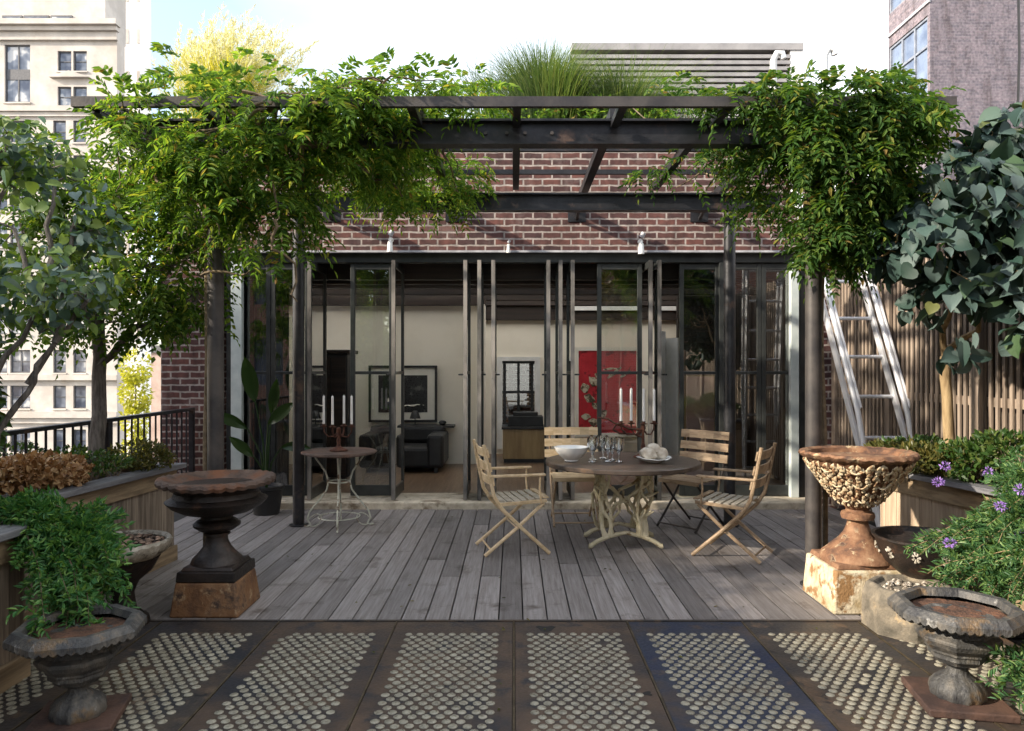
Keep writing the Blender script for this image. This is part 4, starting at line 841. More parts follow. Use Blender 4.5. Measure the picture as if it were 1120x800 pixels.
for px, py, lb in ((846,66,'white hooked vent pipe in front of the louvre screen'),(902,62,'white hooked vent pipe right of the louvre screen')):
    p = P(px,py,11.0); solo(MB().tube([(p.x,p.y,4.3),(p.x,p.y,p.z),(p.x+.05,p.y,p.z+.10),(p.x+.13,p.y,p.z+.10),(p.x+.15,p.y,p.z+.02)], .05, 10), 'vent_pipe', M['white'], lb, 'pipe', (p.x,p.y,4.3), 'roof vent pipes', smooth=True)

# ------------------------------------------------------------------ things in the room
Yp = 11.24; a, b = (403-CX)/F*Yp, (478-CX)/F*Yp; z0, z1 = CH-(462-CY)/F*Yp, CH-(400-CY)/F*Yp
M['mat'] = surf('cream_mat_board', [(.3,(.78,.75,.66)),(.7,(.83,.80,.71))], rough=.9, bump=0)
M['photo'] = surf('dark_print', [(.35,(.010,.010,.012)),(.6,(.02,.02,.022)),(.72,(.10,.10,.09))], scale=5, rough=.3, bump=0, detail=9)
t = thing('framed_picture', 'black print with cream mat in a thin black frame on the white wall', 'picture', ((a+b)/2,Yp,z0))
f = MB(); w_ = .035; f.box(a,b,Yp,Yp+.04,z0,z0+w_); f.box(a,b,Yp,Yp+.04,z1-w_,z1); f.box(a,a+w_,Yp,Yp+.04,z0+w_,z1-w_); f.box(b-w_,b,Yp,Yp+.04,z0+w_,z1-w_); f.build('frame', M['black'], t)
MB().box(a+w_,b-w_,Yp+.02,Yp+.03,z0+w_,z1-w_).build('mat_board', M['mat'], t); q = .15
pr = MB().box(a+q,b-q,Yp+.014,Yp+.019,z0+q,z1-q).build('print', M['photo'], t)
MB().tube(wander((a+.45,Yp+.011,z0+.24),(b-.2,Yp+.011,z0+.26),9,.04), [.004,.008,.012,.006,.01,.014,.008,.005,.003], 5).build('pale_streak', M['mat'], t)
Yq = 12.42; a, b = (629-CX)/F*Yq, (700-CX)/F*Yq; z0, z1 = CH-(478-CY)/F*Yq, CH-(380-CY)/F*Yq
M['red'] = surf('crimson_ground', [(.3,(.42,.012,.022)),(.7,(.62,.025,.04))], scale=3, rough=.5, bump=.03, blot=((.2,.006,.012),6,.58,.12))
t = thing('red_painting', 'tall crimson painting with cream brush shapes in a pale frame', 'painting', ((a+b)/2,Yq,z0))
f = MB(); w_ = .06; f.box(a,b,Yq,Yq+.05,z0,z0+w_); f.box(a,b,Yq,Yq+.05,z1-w_,z1); f.box(a,a+w_,Yq,Yq+.05,z0+w_,z1-w_); f.box(b-w_,b,Yq,Yq+.05,z0+w_,z1-w_); f.build('frame', M['mat'], t)
MB().box(a+w_,b-w_,Yq+.02,Yq+.03,z0+w_,z1-w_).build('canvas', M['red'], t)
bs = MB(); xm = a+.30
for (px, py, r0, l) in ((640,424,.09,.16),(648,416,.10,.12),(655,412,.07,.10),(645,436,.07,.20),(652,444,.08,.12),(660,452,.06,.14),(641,456,.06,.16),(650,462,.07,.2),(672,408,.035,.3),(684,409,.03,.2),(668,404,.02,.25)):
    p = P(px,py,Yq+.015); an = random.uniform(-.7,.9)
    bs.tube(wander(p-Vector((l*.5*math.cos(an),0,l*.5*math.sin(an))), p+Vector((l*.5*math.cos(an),0,l*.5*math.sin(an))), 5, .02), [.012,r0*.95,r0*1.0,r0*.6,.012], 7)
o = bs.build('brush_shapes', surf('cream_and_umber_paint', [(.42,(.10,.07,.04)),(.5,(.42,.36,.25)),(.6,(.6,.54,.42))], scale=9, rough=.7, bump=.05), t, smooth=True)
for v in o.data.vertices: v.co.y = .012+(v.co.y-.015)*.05
t = thing('low_cabinet', 'tan wooden cabinet below the rear window', 'cabinet', (.14,11.6,.06))
Yc = 11.4; a, b = (550-CX)/F*Yc, (600-CX)/F*Yc; zt_ = CH-(470-CY)/F*Yc
M['tan'] = surf('tan_veneer', [(.3,(.30,.20,.09)),(.7,(.42,.30,.14))], scale=3, rough=.4, stretch=(4,4,.5), bump=.04)
MB().box(a,b,Yc,Yc+.5,.12,zt_).build('carcass', M['tan'], t, bevel=.006); MB().box(a+.02,b-.02,Yc+.03,Yc+.47,.06,.118).build('plinth', M['black'], t)
MB().box(a-.02,b+.02,Yc-.02,Yc+.52,zt_+.001,zt_+.04).build('cabinet_top', M['black'], t, bevel=.005)
solo(MB().box(a+.08,b-.08,Yc+.1,Yc+.42,zt_+.041,zt_+.20).box(a+.16,b-.16,Yc+.14,Yc+.38,zt_+.2,zt_+.26), 'stereo', M['black'], 'black music player on the tan cabinet', 'stereo', ((a+b)/2,Yc+.25,zt_+.041), bevel=.01)
Yd = 10.3; t = thing('sofa', 'low black sofa in the room below the framed black print', 'sofa', (-1.45,Yd,.06))
a, b = (395-CX)/F*Yd, (482-CX)/F*Yd
MB().box(a,b,Yd,Yd+.85,.12,.42).build('seat', M['black'], t, bevel=.05); MB().box(a,b,Yd+.6,Yd+.86,.421,.68).build('backrest', M['black'], t, bevel=.06)
MB().box(b-.2,b+.04,Yd-.02,Yd+.84,.13,.60).build('armrest', M['black'], t, bevel=.05); MB().box(a-.04,a+.2,Yd-.02,Yd+.84,.13,.60).build('armrest', M['black'], t, bevel=.05)
for x in (a+.06,b-.1): MB().box(x,x+.05,Yd+.06,Yd+.11,.06,.129).build('leg', M['black'], t)
Ye = 9.6; a, b = (344-CX)/F*Ye, (380-CX)/F*Ye; t = thing('tall_cabinet', 'tall black cabinet standing in the dark room behind the left doors', 'cabinet', ((a+b)/2,Ye,.06))
MB().box(a,b,Ye,Ye+.5,.1,CH+.18).build('carcass', M['black'], t, bevel=.01); MB().box(a-.03,b+.03,Ye-.03,Ye+.53,CH+.181,CH+.23).build('cabinet_top', M['woodceil'], t, bevel=.008)
for x in (a+.03,b-.09): MB().box(x,x+.06,Ye+.03,Ye+.09,.06,.099).build('leg', M['black'], t)
for x0_, x1_ in ((a+.02,(a+b)/2-.005),((a+b)/2+.005,b-.02)): MB().box(x0_,x1_,Ye-.018,Ye-.001,.14,CH+.14).build('door', M['woodceil'], t, bevel=.004)
Ys = 11.1; t = thing('desk_lamp', 'small black lamp standing on the wall shelf', 'lamp', ((454-CX)/F*Ys,Ys,.72))
zsh = CH-(466-CY)/F*Ys
x_ = (454-CX)/F*Ys; t.location = (x_,Ys,zsh+.012); t['_b'] = [x_,Ys,zsh+.012]
MB().lathe([(.05,.001),(.05,.012),(.008,.016),(.008,.13)], (x_,Ys,zsh+.012), 16).build('stem', M['black'], t, smooth=True); MB().lathe([(.085,.10),(.05,.2),(.03,.22)], (x_,Ys,zsh+.012), 20).build('lamp_shade', M['black'], t, smooth=True)
solo(MB().box((432-CX)/F*Ys,(497-CX)/F*Ys,Ys-.12,11.298,zsh-.02,zsh+.011), 'wall_shelf', M['black'], 'narrow black shelf on the white wall under the framed print', 'shelf', ((470-CX)/F*Ys,11.2,zsh))
solo(MB().lathe([(.03,0),(.06,.03),(.05,.06),(.02,.07)], ((484-CX)/F*Ys,Ys,zsh+.012), 14), 'small_bowl', M['black'], 'small dark bowl on the black wall shelf', 'bowl', ((484-CX)/F*Ys,Ys,zsh+.012), smooth=True)
Yw_ = 10.4; t = thing('folding_screen', 'white folding screen standing in the room left of the right hand windows', 'screen', ((733-CX)/F*Yw_,Yw_,.06))
xs = [(720-CX)/F*Yw_, (731-CX)/F*Yw_, (742-CX)/F*Yw_]
MB().bar((xs[0],Yw_,1.07),(xs[1],Yw_+.25,1.07),.03,2.0).build('panel', M['white'], t); MB().bar((xs[1]+.02,Yw_+.25,1.02),(xs[2],Yw_,1.02),.03,1.9).build('panel', M['white'], t)
Yr = 9.2; t = thing('pink_reflection', 'pale pink panel standing in for a reflection in the right hand glass door', 'canvas', ((767-CX)/F*Yr,Yr,.06))  # a reflection in the door glass, built as a pink panel
a, b = (751-CX)/F*Yr, (781-CX)/F*Yr; MB().box(a,b,Yr,Yr+.03,.062,CH-(412-CY)/F*Yr).build('canvas', surf('pink_reflection_tone', [(.3,(.50,.30,.29)),(.7,(.6,.42,.40))], scale=3, rough=.8, bump=.1), t)
MB().box(a-.015,b+.015,Yr+.031,Yr+.05,.06,CH-(411-CY)/F*Yr).build('panel_backing', M['tan'], t)
# ------------------------------------------------------------------ foliage materials
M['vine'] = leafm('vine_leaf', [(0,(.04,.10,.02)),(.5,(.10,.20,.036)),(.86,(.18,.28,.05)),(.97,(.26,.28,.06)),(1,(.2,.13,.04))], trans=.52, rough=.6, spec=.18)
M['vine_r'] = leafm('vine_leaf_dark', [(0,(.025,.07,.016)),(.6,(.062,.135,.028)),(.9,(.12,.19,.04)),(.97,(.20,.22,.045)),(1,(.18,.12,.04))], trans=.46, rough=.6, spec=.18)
M['locust'] = leafm('locust_leaf', [(0,(.03,.075,.016)),(.6,(.065,.135,.024)),(1,(.15,.21,.04))], trans=.48, rough=.6, spec=.18)
M['blue'] = leafm('blue_green_leaf', [(0,(.06,.11,.09)),(.3,(.11,.17,.15)),(.5,(.20,.26,.25)),(.51,(.07,.14,.035)),(1,(.18,.24,.05))], trans=.3, rough=.55, spec=.3, tcol=(1.2,1.3,.6))
M['blue_r'] = leafm('large_blue_green_leaf', [(0,(.018,.042,.030)),(.45,(.042,.078,.066)),(.85,(.11,.155,.145)),(.97,(.045,.09,.025)),(1,(.15,.15,.05))], trans=.15, rough=.55, spec=.28, tcol=(1.2,1.3,.6))
M['trail'] = leafm('trailing_leaf', [(0,(.03,.11,.035)),(.6,(.075,.20,.055)),(1,(.19,.32,.08))], trans=.3)
M['lav'] = leafm('purple_plant_leaf', [(0,(.035,.10,.038)),(.6,(.075,.165,.055)),(1,(.17,.26,.075))], trans=.3)
M['violet'] = leafm('violet_petal', [(0,(.24,.13,.42)),(1,(.42,.27,.62))], trans=.3, tcol=(1.2,1,1.3))
M['rusty_leaf'] = leafm('orange_brown_leaf', [(0,(.20,.10,.04)),(.6,(.33,.19,.085)),(1,(.45,.31,.16))], trans=.2, tcol=(1.4,1.1,.7))
M['ground'] = leafm('groundcover_leaf', [(0,(.02,.055,.012)),(.7,(.045,.095,.018)),(1,(.11,.14,.03))], trans=.3)
M['olive'] = leafm('olive_leaf', [(0,(.04,.05,.012)),(.6,(.09,.095,.022)),(1,(.17,.14,.04))], trans=.3)
M['grass_green'] = leafm('green_grass_blade', [(0,(.05,.10,.03)),(.6,(.09,.155,.05)),(1,(.18,.22,.10))], trans=.4)
M['grass_gold'] = leafm('golden_grass_blade', [(0,(.40,.44,.05)),(.6,(.64,.64,.09)),(1,(.74,.70,.22))], trans=.5, tcol=(1.3,1.2,.5))
M['plume'] = leafm('pale_plume', [(0,(.72,.68,.38)),(.6,(.82,.80,.62)),(1,(.86,.85,.78))], trans=.5, tcol=(1.1,1.1,.85))
M['yellow'] = leafm('yellow_tree_leaf', [(0,(.32,.34,.03)),(1,(.55,.52,.07))], trans=.4, tcol=(1.2,1.2,.5))
M['bark'] = surf('grey_bark', [(.3,(.07,.06,.05)),(.7,(.19,.17,.15))], scale=12, rough=.9, stretch=(3,3,.6), bump=.5)
M['bark_tan'] = surf('tan_bark', [(.3,(.22,.15,.075)),(.7,(.36,.26,.14))], scale=10, rough=.9, stretch=(3,3,.6), bump=.4)
M['vine_stem'] = surf('vine_stem', [(.3,(.10,.075,.045)),(.7,(.22,.165,.10))], scale=12, rough=.9, bump=.4)
M['pod'] = surf('green_seed_pod', [(.3,(.10,.15,.05)),(.7,(.17,.22,.08))], scale=8, rough=.6, bump=.1)
UPV = np.array([0,0,1.0])
def blob(px, py, Y, rpx, ry, rpz, w=1):
    p = P(px, py, Y); k = Y/F; return (p.x, p.y, p.z, rpx*k, ry, rpz*k, w)
def stems(mb, segs, r0, amp=.06, n=9, sag=0):
    for p, q in segs: mb.tube(wander(p, q, n, amp, sag), [r0*(1-.6*i/(n-1)) for i in range(n)], 6)
    return mb
def attach(mb, origin_pts, pts, k, r=.004):
    """thin twigs from the limbs to spots in the crown"""
    for i in rng.choice(len(pts), size=min(k, len(pts)), replace=False):
        p = Vector(pts[i]); o = min(origin_pts, key=lambda q: (Vector(q)-p).length); mb.tube(wander(o, p, 6, .05), [r*2.2,r*1.9,r*1.6,r*1.3,r,r*.6], 5)

# ------------------------------------------------------------------ pergola vines
VL = thing('climbing_vine', 'leafy green wisteria vine smothering the left half of the pergola', 'vine', (-2.12,5.05,0))
bl = [blob(170,135,4.85,30,.4,22),blob(225,120,4.95,45,.5,24),blob(300,120,4.9,45,.5,22),blob(370,115,5.0,45,.5,16),blob(440,113,5.2,42,.5,14),blob(505,110,5.5,32,.4,10),
      blob(250,165,4.9,65,.4,34),blob(330,165,5.0,50,.4,32),blob(395,150,5.3,42,.5,24),blob(290,210,5.0,46,.3,34),blob(225,215,5.1,45,.4,42),blob(205,265,5.2,32,.3,26,.9),blob(318,235,5.05,16,.2,40,.9),blob(260,265,5.0,35,.2,15,.6),
      blob(440,185,6.0,28,.4,26,.8),blob(385,195,6.2,40,.6,14,.9),blob(460,130,5.7,28,.4,14,.6),blob(505,195,6.8,16,.3,16,.5),blob(530,108,5.0,20,.25,8,.9),blob(485,100,5.0,30,.3,10,.9),blob(480,205,6.9,22,.3,18,.9),blob(430,215,6.6,25,.3,14,.7),blob(520,180,6.7,12,.3,14,.6),blob(145,170,5.0,25,.3,22,.8),blob(150,215,5.1,30,.3,30,.6),blob(175,290,5.2,25,.3,18,.6),blob(420,120,6.3,55,.7,14,.6)]
n = 2100; pts, out = cloud(bl, n, gap=.24, gs=2.3)
d = unit(out*np.array([1,1,.35])+rng.normal(scale=.6, size=(n,3))+np.array([0,-.25,-.2])); nr = UPV+out*.5+rng.normal(scale=.35, size=(n,3))
Ln = rng.uniform(.10,.27,n)
fol = pinnate(pts, d, nr, Ln, 7, .19, LANCE, .45)
k = 130; tp, to = cloud([(b[0],b[1]-.05,b[2]+b[5]*.75,b[3]*1.05,b[4],b[5]*.5,1) for b in bl[:6]], k); td = unit(np.array([0,-.1,.8])+rng.normal(scale=.5, size=(k,3)))
pinnate(tp, td, UPV*.4+rng.normal(scale=.6, size=(k,3)), rng.uniform(.14,.24,k), 5, .24, LANCE, .6, fol)
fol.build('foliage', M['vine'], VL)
sm = MB(); post0 = Vector((-2.12,5.2,0))
sm.tube(wander(post0+Vector((-.09,.05,.02)), post0+Vector((-.07,.03,3.1)), 16, .012), [.022-.0005*i for i in range(16)], 7)
stems(sm, [(P(245,215,5.05),P(300,120,4.78)),(P(265,100,4.75),P(420,90,4.7)),(P(280,130,4.72),P(305,240,4.75)),(P(240,190,4.9),P(140,140,4.8)),(P(320,130,4.75),P(345,105,4.72)),(P(215,300,5.1),P(300,280,5.0)),(P(330,160,4.85),P(480,140,5.6)),(P(480,150,5.9),P(505,215,6.8)),(P(170,190,4.8),P(215,215,4.8)),(P(290,120,4.7),P(210,150,4.75)),(P(300,240,4.75),P(325,330,5.0)),(P(250,120,4.7),P(330,100,4.7)),(P(390,180,5.0),P(440,215,5.9))], .013, .07, 10)
attach(sm, [tuple(P(px,py,Y)) for px, py, Y in ((245,215,5.05),(300,120,4.78),(420,90,4.75),(140,140,4.8),(330,160,4.85),(480,140,5.6))], pts, 70)
sm.build('stems', M['vine_stem'], VL, smooth=True)
for px, py, L_ in ((271,268,.17),(283,262,.19),(322,205,.2),(430,258,.0)):
    if not L_: continue
    p = P(px,py,4.95); MB().tube([p+Vector((0,0,.05)), p, p-Vector((.004,0,L_*.4)), p-Vector((-.004,0,L_*.75)), p-Vector((0,0,L_))], [.003,.008,.014,.013,.004], 8).build('seed_pod', M['pod'], VL, smooth=True)
VR = thing('climbing_vine', 'dense dark green vine smothering the right end of the pergola', 'vine', (2.13,5.05,0))
bl = [blob(905,118,4.85,45,.4,26),blob(965,135,4.85,45,.4,28),blob(1005,175,4.9,26,.4,32),blob(880,160,4.95,32,.4,34),blob(930,190,4.95,52,.4,40),blob(985,220,5.1,36,.4,30),blob(915,245,5.0,36,.3,20,.9),
      blob(845,115,5.0,40,.4,18),blob(795,118,5.2,36,.4,11,.8),blob(765,150,5.7,30,.4,9,.6),blob(780,182,6.0,34,.5,8,.5),blob(835,180,5.6,36,.4,18,.8),blob(845,225,5.6,22,.3,18,.7),blob(715,180,6.4,22,.3,8,.3),blob(905,280,5.3,26,.25,12,.7),blob(955,105,4.9,30,.3,12,.8),blob(880,98,5.0,30,.4,12,.9),blob(720,108,6.3,45,.6,6,.25),blob(1035,180,4.9,14,.3,28,.8),blob(885,225,5.1,18,.3,30,.9),blob(950,265,5.2,40,.3,15,.8),blob(1015,150,4.9,18,.3,20,.7),blob(1015,235,5.1,25,.3,22,.8)]
n = 2250; pts, out = cloud(bl, n, gap=.24, gs=2.3)
d = unit(out*np.array([1,1,.35])+rng.normal(scale=.6, size=(n,3))+np.array([0,-.25,-.2])); nr = UPV+out*.5+rng.normal(scale=.35, size=(n,3))
fol = pinnate(pts, d, nr, rng.uniform(.10,.25,n), 6, .22, LANCE, .45)
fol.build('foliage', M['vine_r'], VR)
sm = MB(); post1 = Vector((2.13,5.2,0))
sm.tube(wander(post1+Vector((.10,.05,.02)), post1+Vector((.08,.03,3.1)), 16, .012), [.02-.0005*i for i in range(16)], 7)
stems(sm, [(P(885,270,5.1),P(875,150,4.9)),(P(890,150,4.8),P(990,120,4.75)),(P(880,140,4.8),P(740,150,5.7)),(P(900,160,4.8),P(960,235,4.9)),(P(1010,110,4.75),P(1050,140,4.8)),(P(840,160,5.3),P(700,160,6.3)),(P(830,170,5.6),P(740,205,6.5))], .011, .07, 10)
attach(sm, [tuple(P(px,py,Y)) for px, py, Y in ((885,270,5.1),(875,150,4.9),(990,120,4.75),(740,150,5.7),(960,235,4.9))], pts, 60)
sm.build('stems', M['vine_stem'], VR, smooth=True)

# ------------------------------------------------------------------ trees
def round_leaves(pts, out, size, jitter=.6, droop=.8, up=.5):
    n = len(pts); d = unit(out*.7+rng.normal(scale=jitter, size=(n,3))+np.array([0,-.1,-droop])); nr = out*.6+UPV*up+np.array([0,-.35,0])+rng.normal(scale=.4, size=(n,3))
    return leaf_mesh(pts, d, nr, rng.uniform(size*.5, size*1.3, n), rng.uniform(size*.45, size*1.0, n), HEART)
TB = thing('small_tree', 'tree with rounded blue green leaves and pale crossing stems at the left edge', 'tree', (-3.0,4.05,.72))
bl = [blob(40,215,4.0,60,.45,65),blob(80,290,4.0,45,.4,55),blob(20,300,3.9,55,.45,65),blob(60,175,4.1,55,.4,35),blob(-30,230,4.0,60,.5,90),blob(90,230,4.1,35,.35,50),blob(50,340,4.0,45,.35,35,.7),blob(15,160,4.0,40,.35,30,.7),blob(-60,360,3.9,50,.4,70,.8)]
pts, out = cloud(bl, 1250, gap=.42, gs=2.8); round_leaves(pts, out, .062, .9, .45).build('crown', M['blue'], TB, smooth=True)
tr = MB(); f0 = Vector((-3.0,4.05,.72))
limbs = [(f0, P(10,455,4.0)), (f0, P(-10,420,3.95)), (P(10,455,4.0),P(60,375,4.0)), (P(60,375,4.0),P(80,250,4.05)), (P(-10,420,3.95),P(45,330,3.95)), (P(45,330,3.95),P(60,200,4.0)), (f0, P(-30,300,4.0)), (P(-30,300,4.0),P(10,190,4.0)), (P(30,420,4.0),P(95,330,4.05)), (P(45,345,3.95),P(15,250,3.95))]
for i, (p, q) in enumerate(limbs): r = .026 if i in (0,1,6) else .018; tr.tube(wander(p, q, 7, .03), [r*(1-.45*k/6) for k in range(7)], 7)
attach(tr, [tuple(q) for p, q in limbs], pts, 60, .003); tr.build('trunk', M['bark'], TB, smooth=True)
TL = thing('locust_tree', 'slender tree with thin grey trunk and feathery green leaves in the left planter', 'tree', (-3.17,5.55,.72))
bl = [blob(100,260,5.6,55,.6,60),blob(150,215,5.7,50,.6,50),blob(190,290,5.6,55,.55,60),blob(130,330,5.5,70,.5,35,.8),blob(210,345,5.7,35,.4,25,.5),blob(60,200,5.7,50,.5,50,.8),blob(160,150,5.6,40,.5,30,.7),blob(40,330,5.6,50,.5,45,.7),blob(225,240,5.9,40,.4,60,.7)]
n = 1150; pts, out = cloud(bl, n, gap=.26, gs=2.4); d = unit(out*np.array([1,1,.4])+rng.normal(scale=.6, size=(n,3))+np.array([0,-.2,-.25])); nr = UPV+out*.4+rng.normal(scale=.35, size=(n,3))
pinnate(pts, d, nr, rng.uniform(.14,.24,n), 5, .34, DIAMOND).build('crown', M['locust'], TL)
tr = MB(); f0 = Vector((-3.17,5.55,.72)); fork = P(107,350,5.55)
tr.tube(wander(f0, fork, 9, .025), [.068,.060,.056,.054,.052,.05,.048,.046,.046], 12)
limbs = [(fork, P(120,240,5.6)), (fork, P(60,330,5.5)), (fork-Vector((0,0,.35)), P(215,320,5.7)), (P(60,330,5.5),P(25,255,5.6)), (P(120,240,5.6),P(150,160,5.65)), (P(120,250,5.6),P(200,240,5.7)), (P(150,345,5.6),P(190,290,5.6)), (fork, P(90,200,5.6))]
for i, (p, q) in enumerate(limbs): r = .030 if i < 3 else .018; tr.tube(wander(p, q, 8, .06), [r*(1-.5*k/7) for k in range(8)], 7)
attach(tr, [tuple(q) for p, q in limbs]+[tuple(fork)], pts, 90, .004); tr.build('trunk', M['bark'], TL, smooth=True)
TR = thing('small_tree', 'tree with large drooping blue green leaves and tan trunk before the slat fence', 'tree', (3.27,5.5,.72))
bl = [blob(1085,180,4.7,45,.45,45),blob(1050,215,4.7,55,.45,50),blob(1020,270,4.7,60,.45,40),blob(1090,280,4.6,50,.45,55),blob(1045,330,4.8,45,.4,35),blob(1110,345,4.6,40,.4,35),blob(990,280,4.8,35,.3,20,.7),blob(1040,375,4.9,22,.25,28,.6),blob(1120,210,4.6,45,.45,60),blob(1150,300,4.6,50,.5,70),blob(1110,140,4.7,35,.35,25,.7),blob(985,255,4.8,35,.3,25,.8),blob(1060,160,4.7,30,.3,25,.7)]
pts, out = cloud(bl, 1250, gap=.26, gs=3.0); round_leaves(pts, out, .125, .8, 1.0, .3).build('crown', M['blue_r'], TR, smooth=True)
tr = MB(); f0 = Vector((3.27,5.5,.72)); fork = P(1034,390,5.45)
tr.tube(wander(f0, fork, 7, .012), [.043,.040,.039,.038,.037,.037,.036], 12); limbs = [(fork, P(1040,290,5.1)), (P(1040,290,5.1),P(975,275,4.75)), (P(1040,290,5.1),P(1060,200,4.75)), (fork, P(1100,310,4.9)), (P(1100,310,4.9),P(1110,200,4.6)), (P(1040,300,5.1),P(1000,255,4.8)), (P(1100,310,4.8),P(1150,280,4.6))]
for i, (p, q) in enumerate(limbs): r = .026 if i in (0,3) else .016; tr.tube(wander(p, q, 8, .05), [r*(1-.5*k/7) for k in range(8)], 7)
attach(tr, [tuple(q) for p, q in limbs], pts, 60, .0035); tr.build('trunk', M['bark_tan'], TR, smooth=True)
# shrubs added just outside the frame at the left to shade the paving
for lb, x, y, h in (('dense green shade shrub added in the near left planter, the one nearest the camera',-2.95,1.1,1.5),('dense green shade shrub added in the near left planter, between its two neighbours',-3.0,2.2,1.5),('dense green shade shrub added in the near left planter, beside the trailing plant',-3.1,3.1,1.45),('small dense green shade shrub added in the far left planter, beside the blue green tree',-3.2,3.92,.95)):
    t = thing('added_shade_shrub', lb, 'shrub', (x,y,.72), 'shade shrubs added in the left planters'); n = 2200; pts, out = cloud([(x,y,.8+h*.5,.4,.62,h*.52),(x-.1,y+.3,.8+h*.5,.35,.5,h*.45)] if h > 1 else [(x,y,.8+h*.5,.33,.3,h*.55)], n, .0, 3)
    d = unit(out+rng.normal(scale=.6, size=(n,3))); leaf_mesh(pts, d, UPV+out*.5+rng.normal(scale=.4, size=(n,3)), rng.uniform(.08,.14,n), rng.uniform(.06,.1,n), HEART).build('foliage', M['ground'], t)
    MB().tube(wander((x,y,.70),(x,y,.85+h*.5),6,.04), [.03,.026,.022,.018,.014,.01], 7).build('stem', M['bark'], t, smooth=True)
YT_ = thing('yellow_tree', 'narrow bright yellow green tree far beyond the railing', 'tree', (-36.5,70,-25))
bl = [(-36.2,70,-1+2.6*i,1.5-.17*abs(i-.3)*1.2,1.2,1.7) for i in range(-5,2)]; n = 2600; pts, out = cloud(bl, n, .05, .8)
leaf_mesh(pts, unit(out+rng.normal(scale=.7, size=(n,3))), UPV+out+rng.normal(scale=.4, size=(n,3)), rng.uniform(.3,.5,n), rng.uniform(.2,.35,n), DIAMOND).build('crown', M['yellow'], YT_)
MB().tube([(-36.2,70,-25),(-36.2,70,-10),(-36.2,70,0)], [.3,.22,.05], 8).build('trunk', M['bark'], YT_)

# ------------------------------------------------------------------ grasses on the roof
def grass_clump(label, px, pyb, pyt, Y, spread, n, m, plumes=0, lean=(0,0), bw=.012, name='ornamental_grass'):
    b = P(px, pyb, Y); b.z = 4.31; top = CH-(pyt-CY)/F*Y; H_ = top-4.31
    t = thing(name, label, 'grass', (b.x,Y,4.31)); mb = MB(); pm = MB(); V, Fc = [], []
    for i in range(n):
        a = rng.random()*2*PI; r = abs(rng.normal())*spread*.28; h = H_*rng.uniform(.62,1.02); out_ = rng.uniform(.1,.5)*spread+r*.6
        x0, y0 = b.x+r*math.cos(a), Y+r*math.sin(a)*.6; dx, dy = math.cos(a)*out_+lean[0]*h, math.sin(a)*out_*.6+lean[1]*h; wv = Vector((-math.sin(a+.6), math.cos(a+.6), 0)); base = len(V); sb = rng.normal()*.16; dr_ = rng.uniform(.2,.5)
        for k in range(6):
            u = k/5; c_ = Vector((x0+dx*u**1.8+wv.x*sb*u*u*h, y0+dy*u**1.8+wv.y*sb*u*u*h, 4.31+h*(u-dr_*u**3*min(1,out_/spread)*1.4))); w_ = bw*(1-u)**.6*.5+.0008
            V.append(c_-wv*w_); V.append(c_+wv*w_)
        for k in range(5): Fc.append((base+2*k,base+2*k+1,base+2*k+3,base+2*k+2))
        if i < plumes:
            c_ = Vector(V[-1]); dr = Vector((dx,dy,h*.9)).normalized(); nn = 46
            q = np.array([tuple(c_-dr*.12+dr*(.5*s)+Vector((.08*s*s*(1+lean[0]*3),0,-.10*s*s))) for s in rng.random(nn)])
            dd = unit(np.array(dr)+rng.normal(scale=.55, size=(nn,3))); leaf_mesh(q, dd, rng.normal(size=(nn,3)), rng.uniform(.04,.09,nn), .0045, DIAMOND, pm)
    mb.add(V, Fc); mb.build('blades', m, t)
    if plumes: pm.build('plumes', M['plume'], t)
    return t
grass_clump('golden ornamental grass with white feathery plumes on the roof at left', 240, 100, 36, 9.0, .72, 2600, M['grass_gold'], 260, (.07,0), .008)
grass_clump('thin dark arching grass on the roof left of the big green tuft', 535, 100, 52, 9.2, .75, 260, M['grass_green'], 0, (-.12,0), .010)
grass_clump('tall dense green grass tuft on the roof at the middle', 600, 100, 32, 9.1, 1.0, 3600, M['grass_green'], 0, (.03,0), .008)
grass_clump('lower pale green grass tuft on the roof before the louvre screen', 685, 100, 54, 9.3, 1.2, 2400, M['grass_green'], 0, (.06,0), .007)
# trees of the near terrace, mirrored in the door glass
for lb, x, y, h, m_ in (('bushy yellow green tree behind the viewer, mirrored in the right doors',2.9,-3.2,4.6,'olive'),('bushy green tree behind the viewer, mirrored in the left doors',-3.6,-3.0,3.4,'vine')):
    t = thing('terrace_tree', lb, 'tree', (x,y,-.1)); n = 1800; pts, out = cloud([(x,y,h-.9,1.0,.8,.9),(x+.5,y+.2,h-1.5,.7,.6,.6),(x-.6,y,h-1.4,.7,.6,.7)], n, .12, 2)
    leaf_mesh(pts, unit(out+rng.normal(scale=.6, size=(n,3))), UPV+out*.5+rng.normal(scale=.4, size=(n,3)), rng.uniform(.12,.22,n), rng.uniform(.08,.14,n), LANCE).build('crown', M[m_], t)
    MB().tube(wander((x,y,-.1),(x,y,h-.6),9,.04), [.07-.006*i for i in range(9)], 8).build('trunk', M['bark'], t, smooth=True)
# a leafy roof creeper behind the pergola
t = thing('roof_shrub', 'low bright green shrub along the roof edge behind the pergola beams', 'shrub', (.8,8.85,4.3)); n = 2600
pts, out = cloud([(x,8.85,4.5,.4,.3,.28) for x in np.arange(-1.6,3.6,.45)], n, .12, 3)
leaf_mesh(pts, unit(out+rng.normal(scale=.6, size=(n,3))), UPV+out+rng.normal(scale=.4, size=(n,3)), rng.uniform(.05,.1,n), rng.uniform(.03,.05,n), LANCE).build('foliage', M['vine'], t)
sm = MB(); stems(sm, [((x,8.85,4.3),(x+.1,8.8,4.6)) for x in np.arange(-1.6,3.6,.45)], .012); sm.build('stems', M['vine_stem'], t)

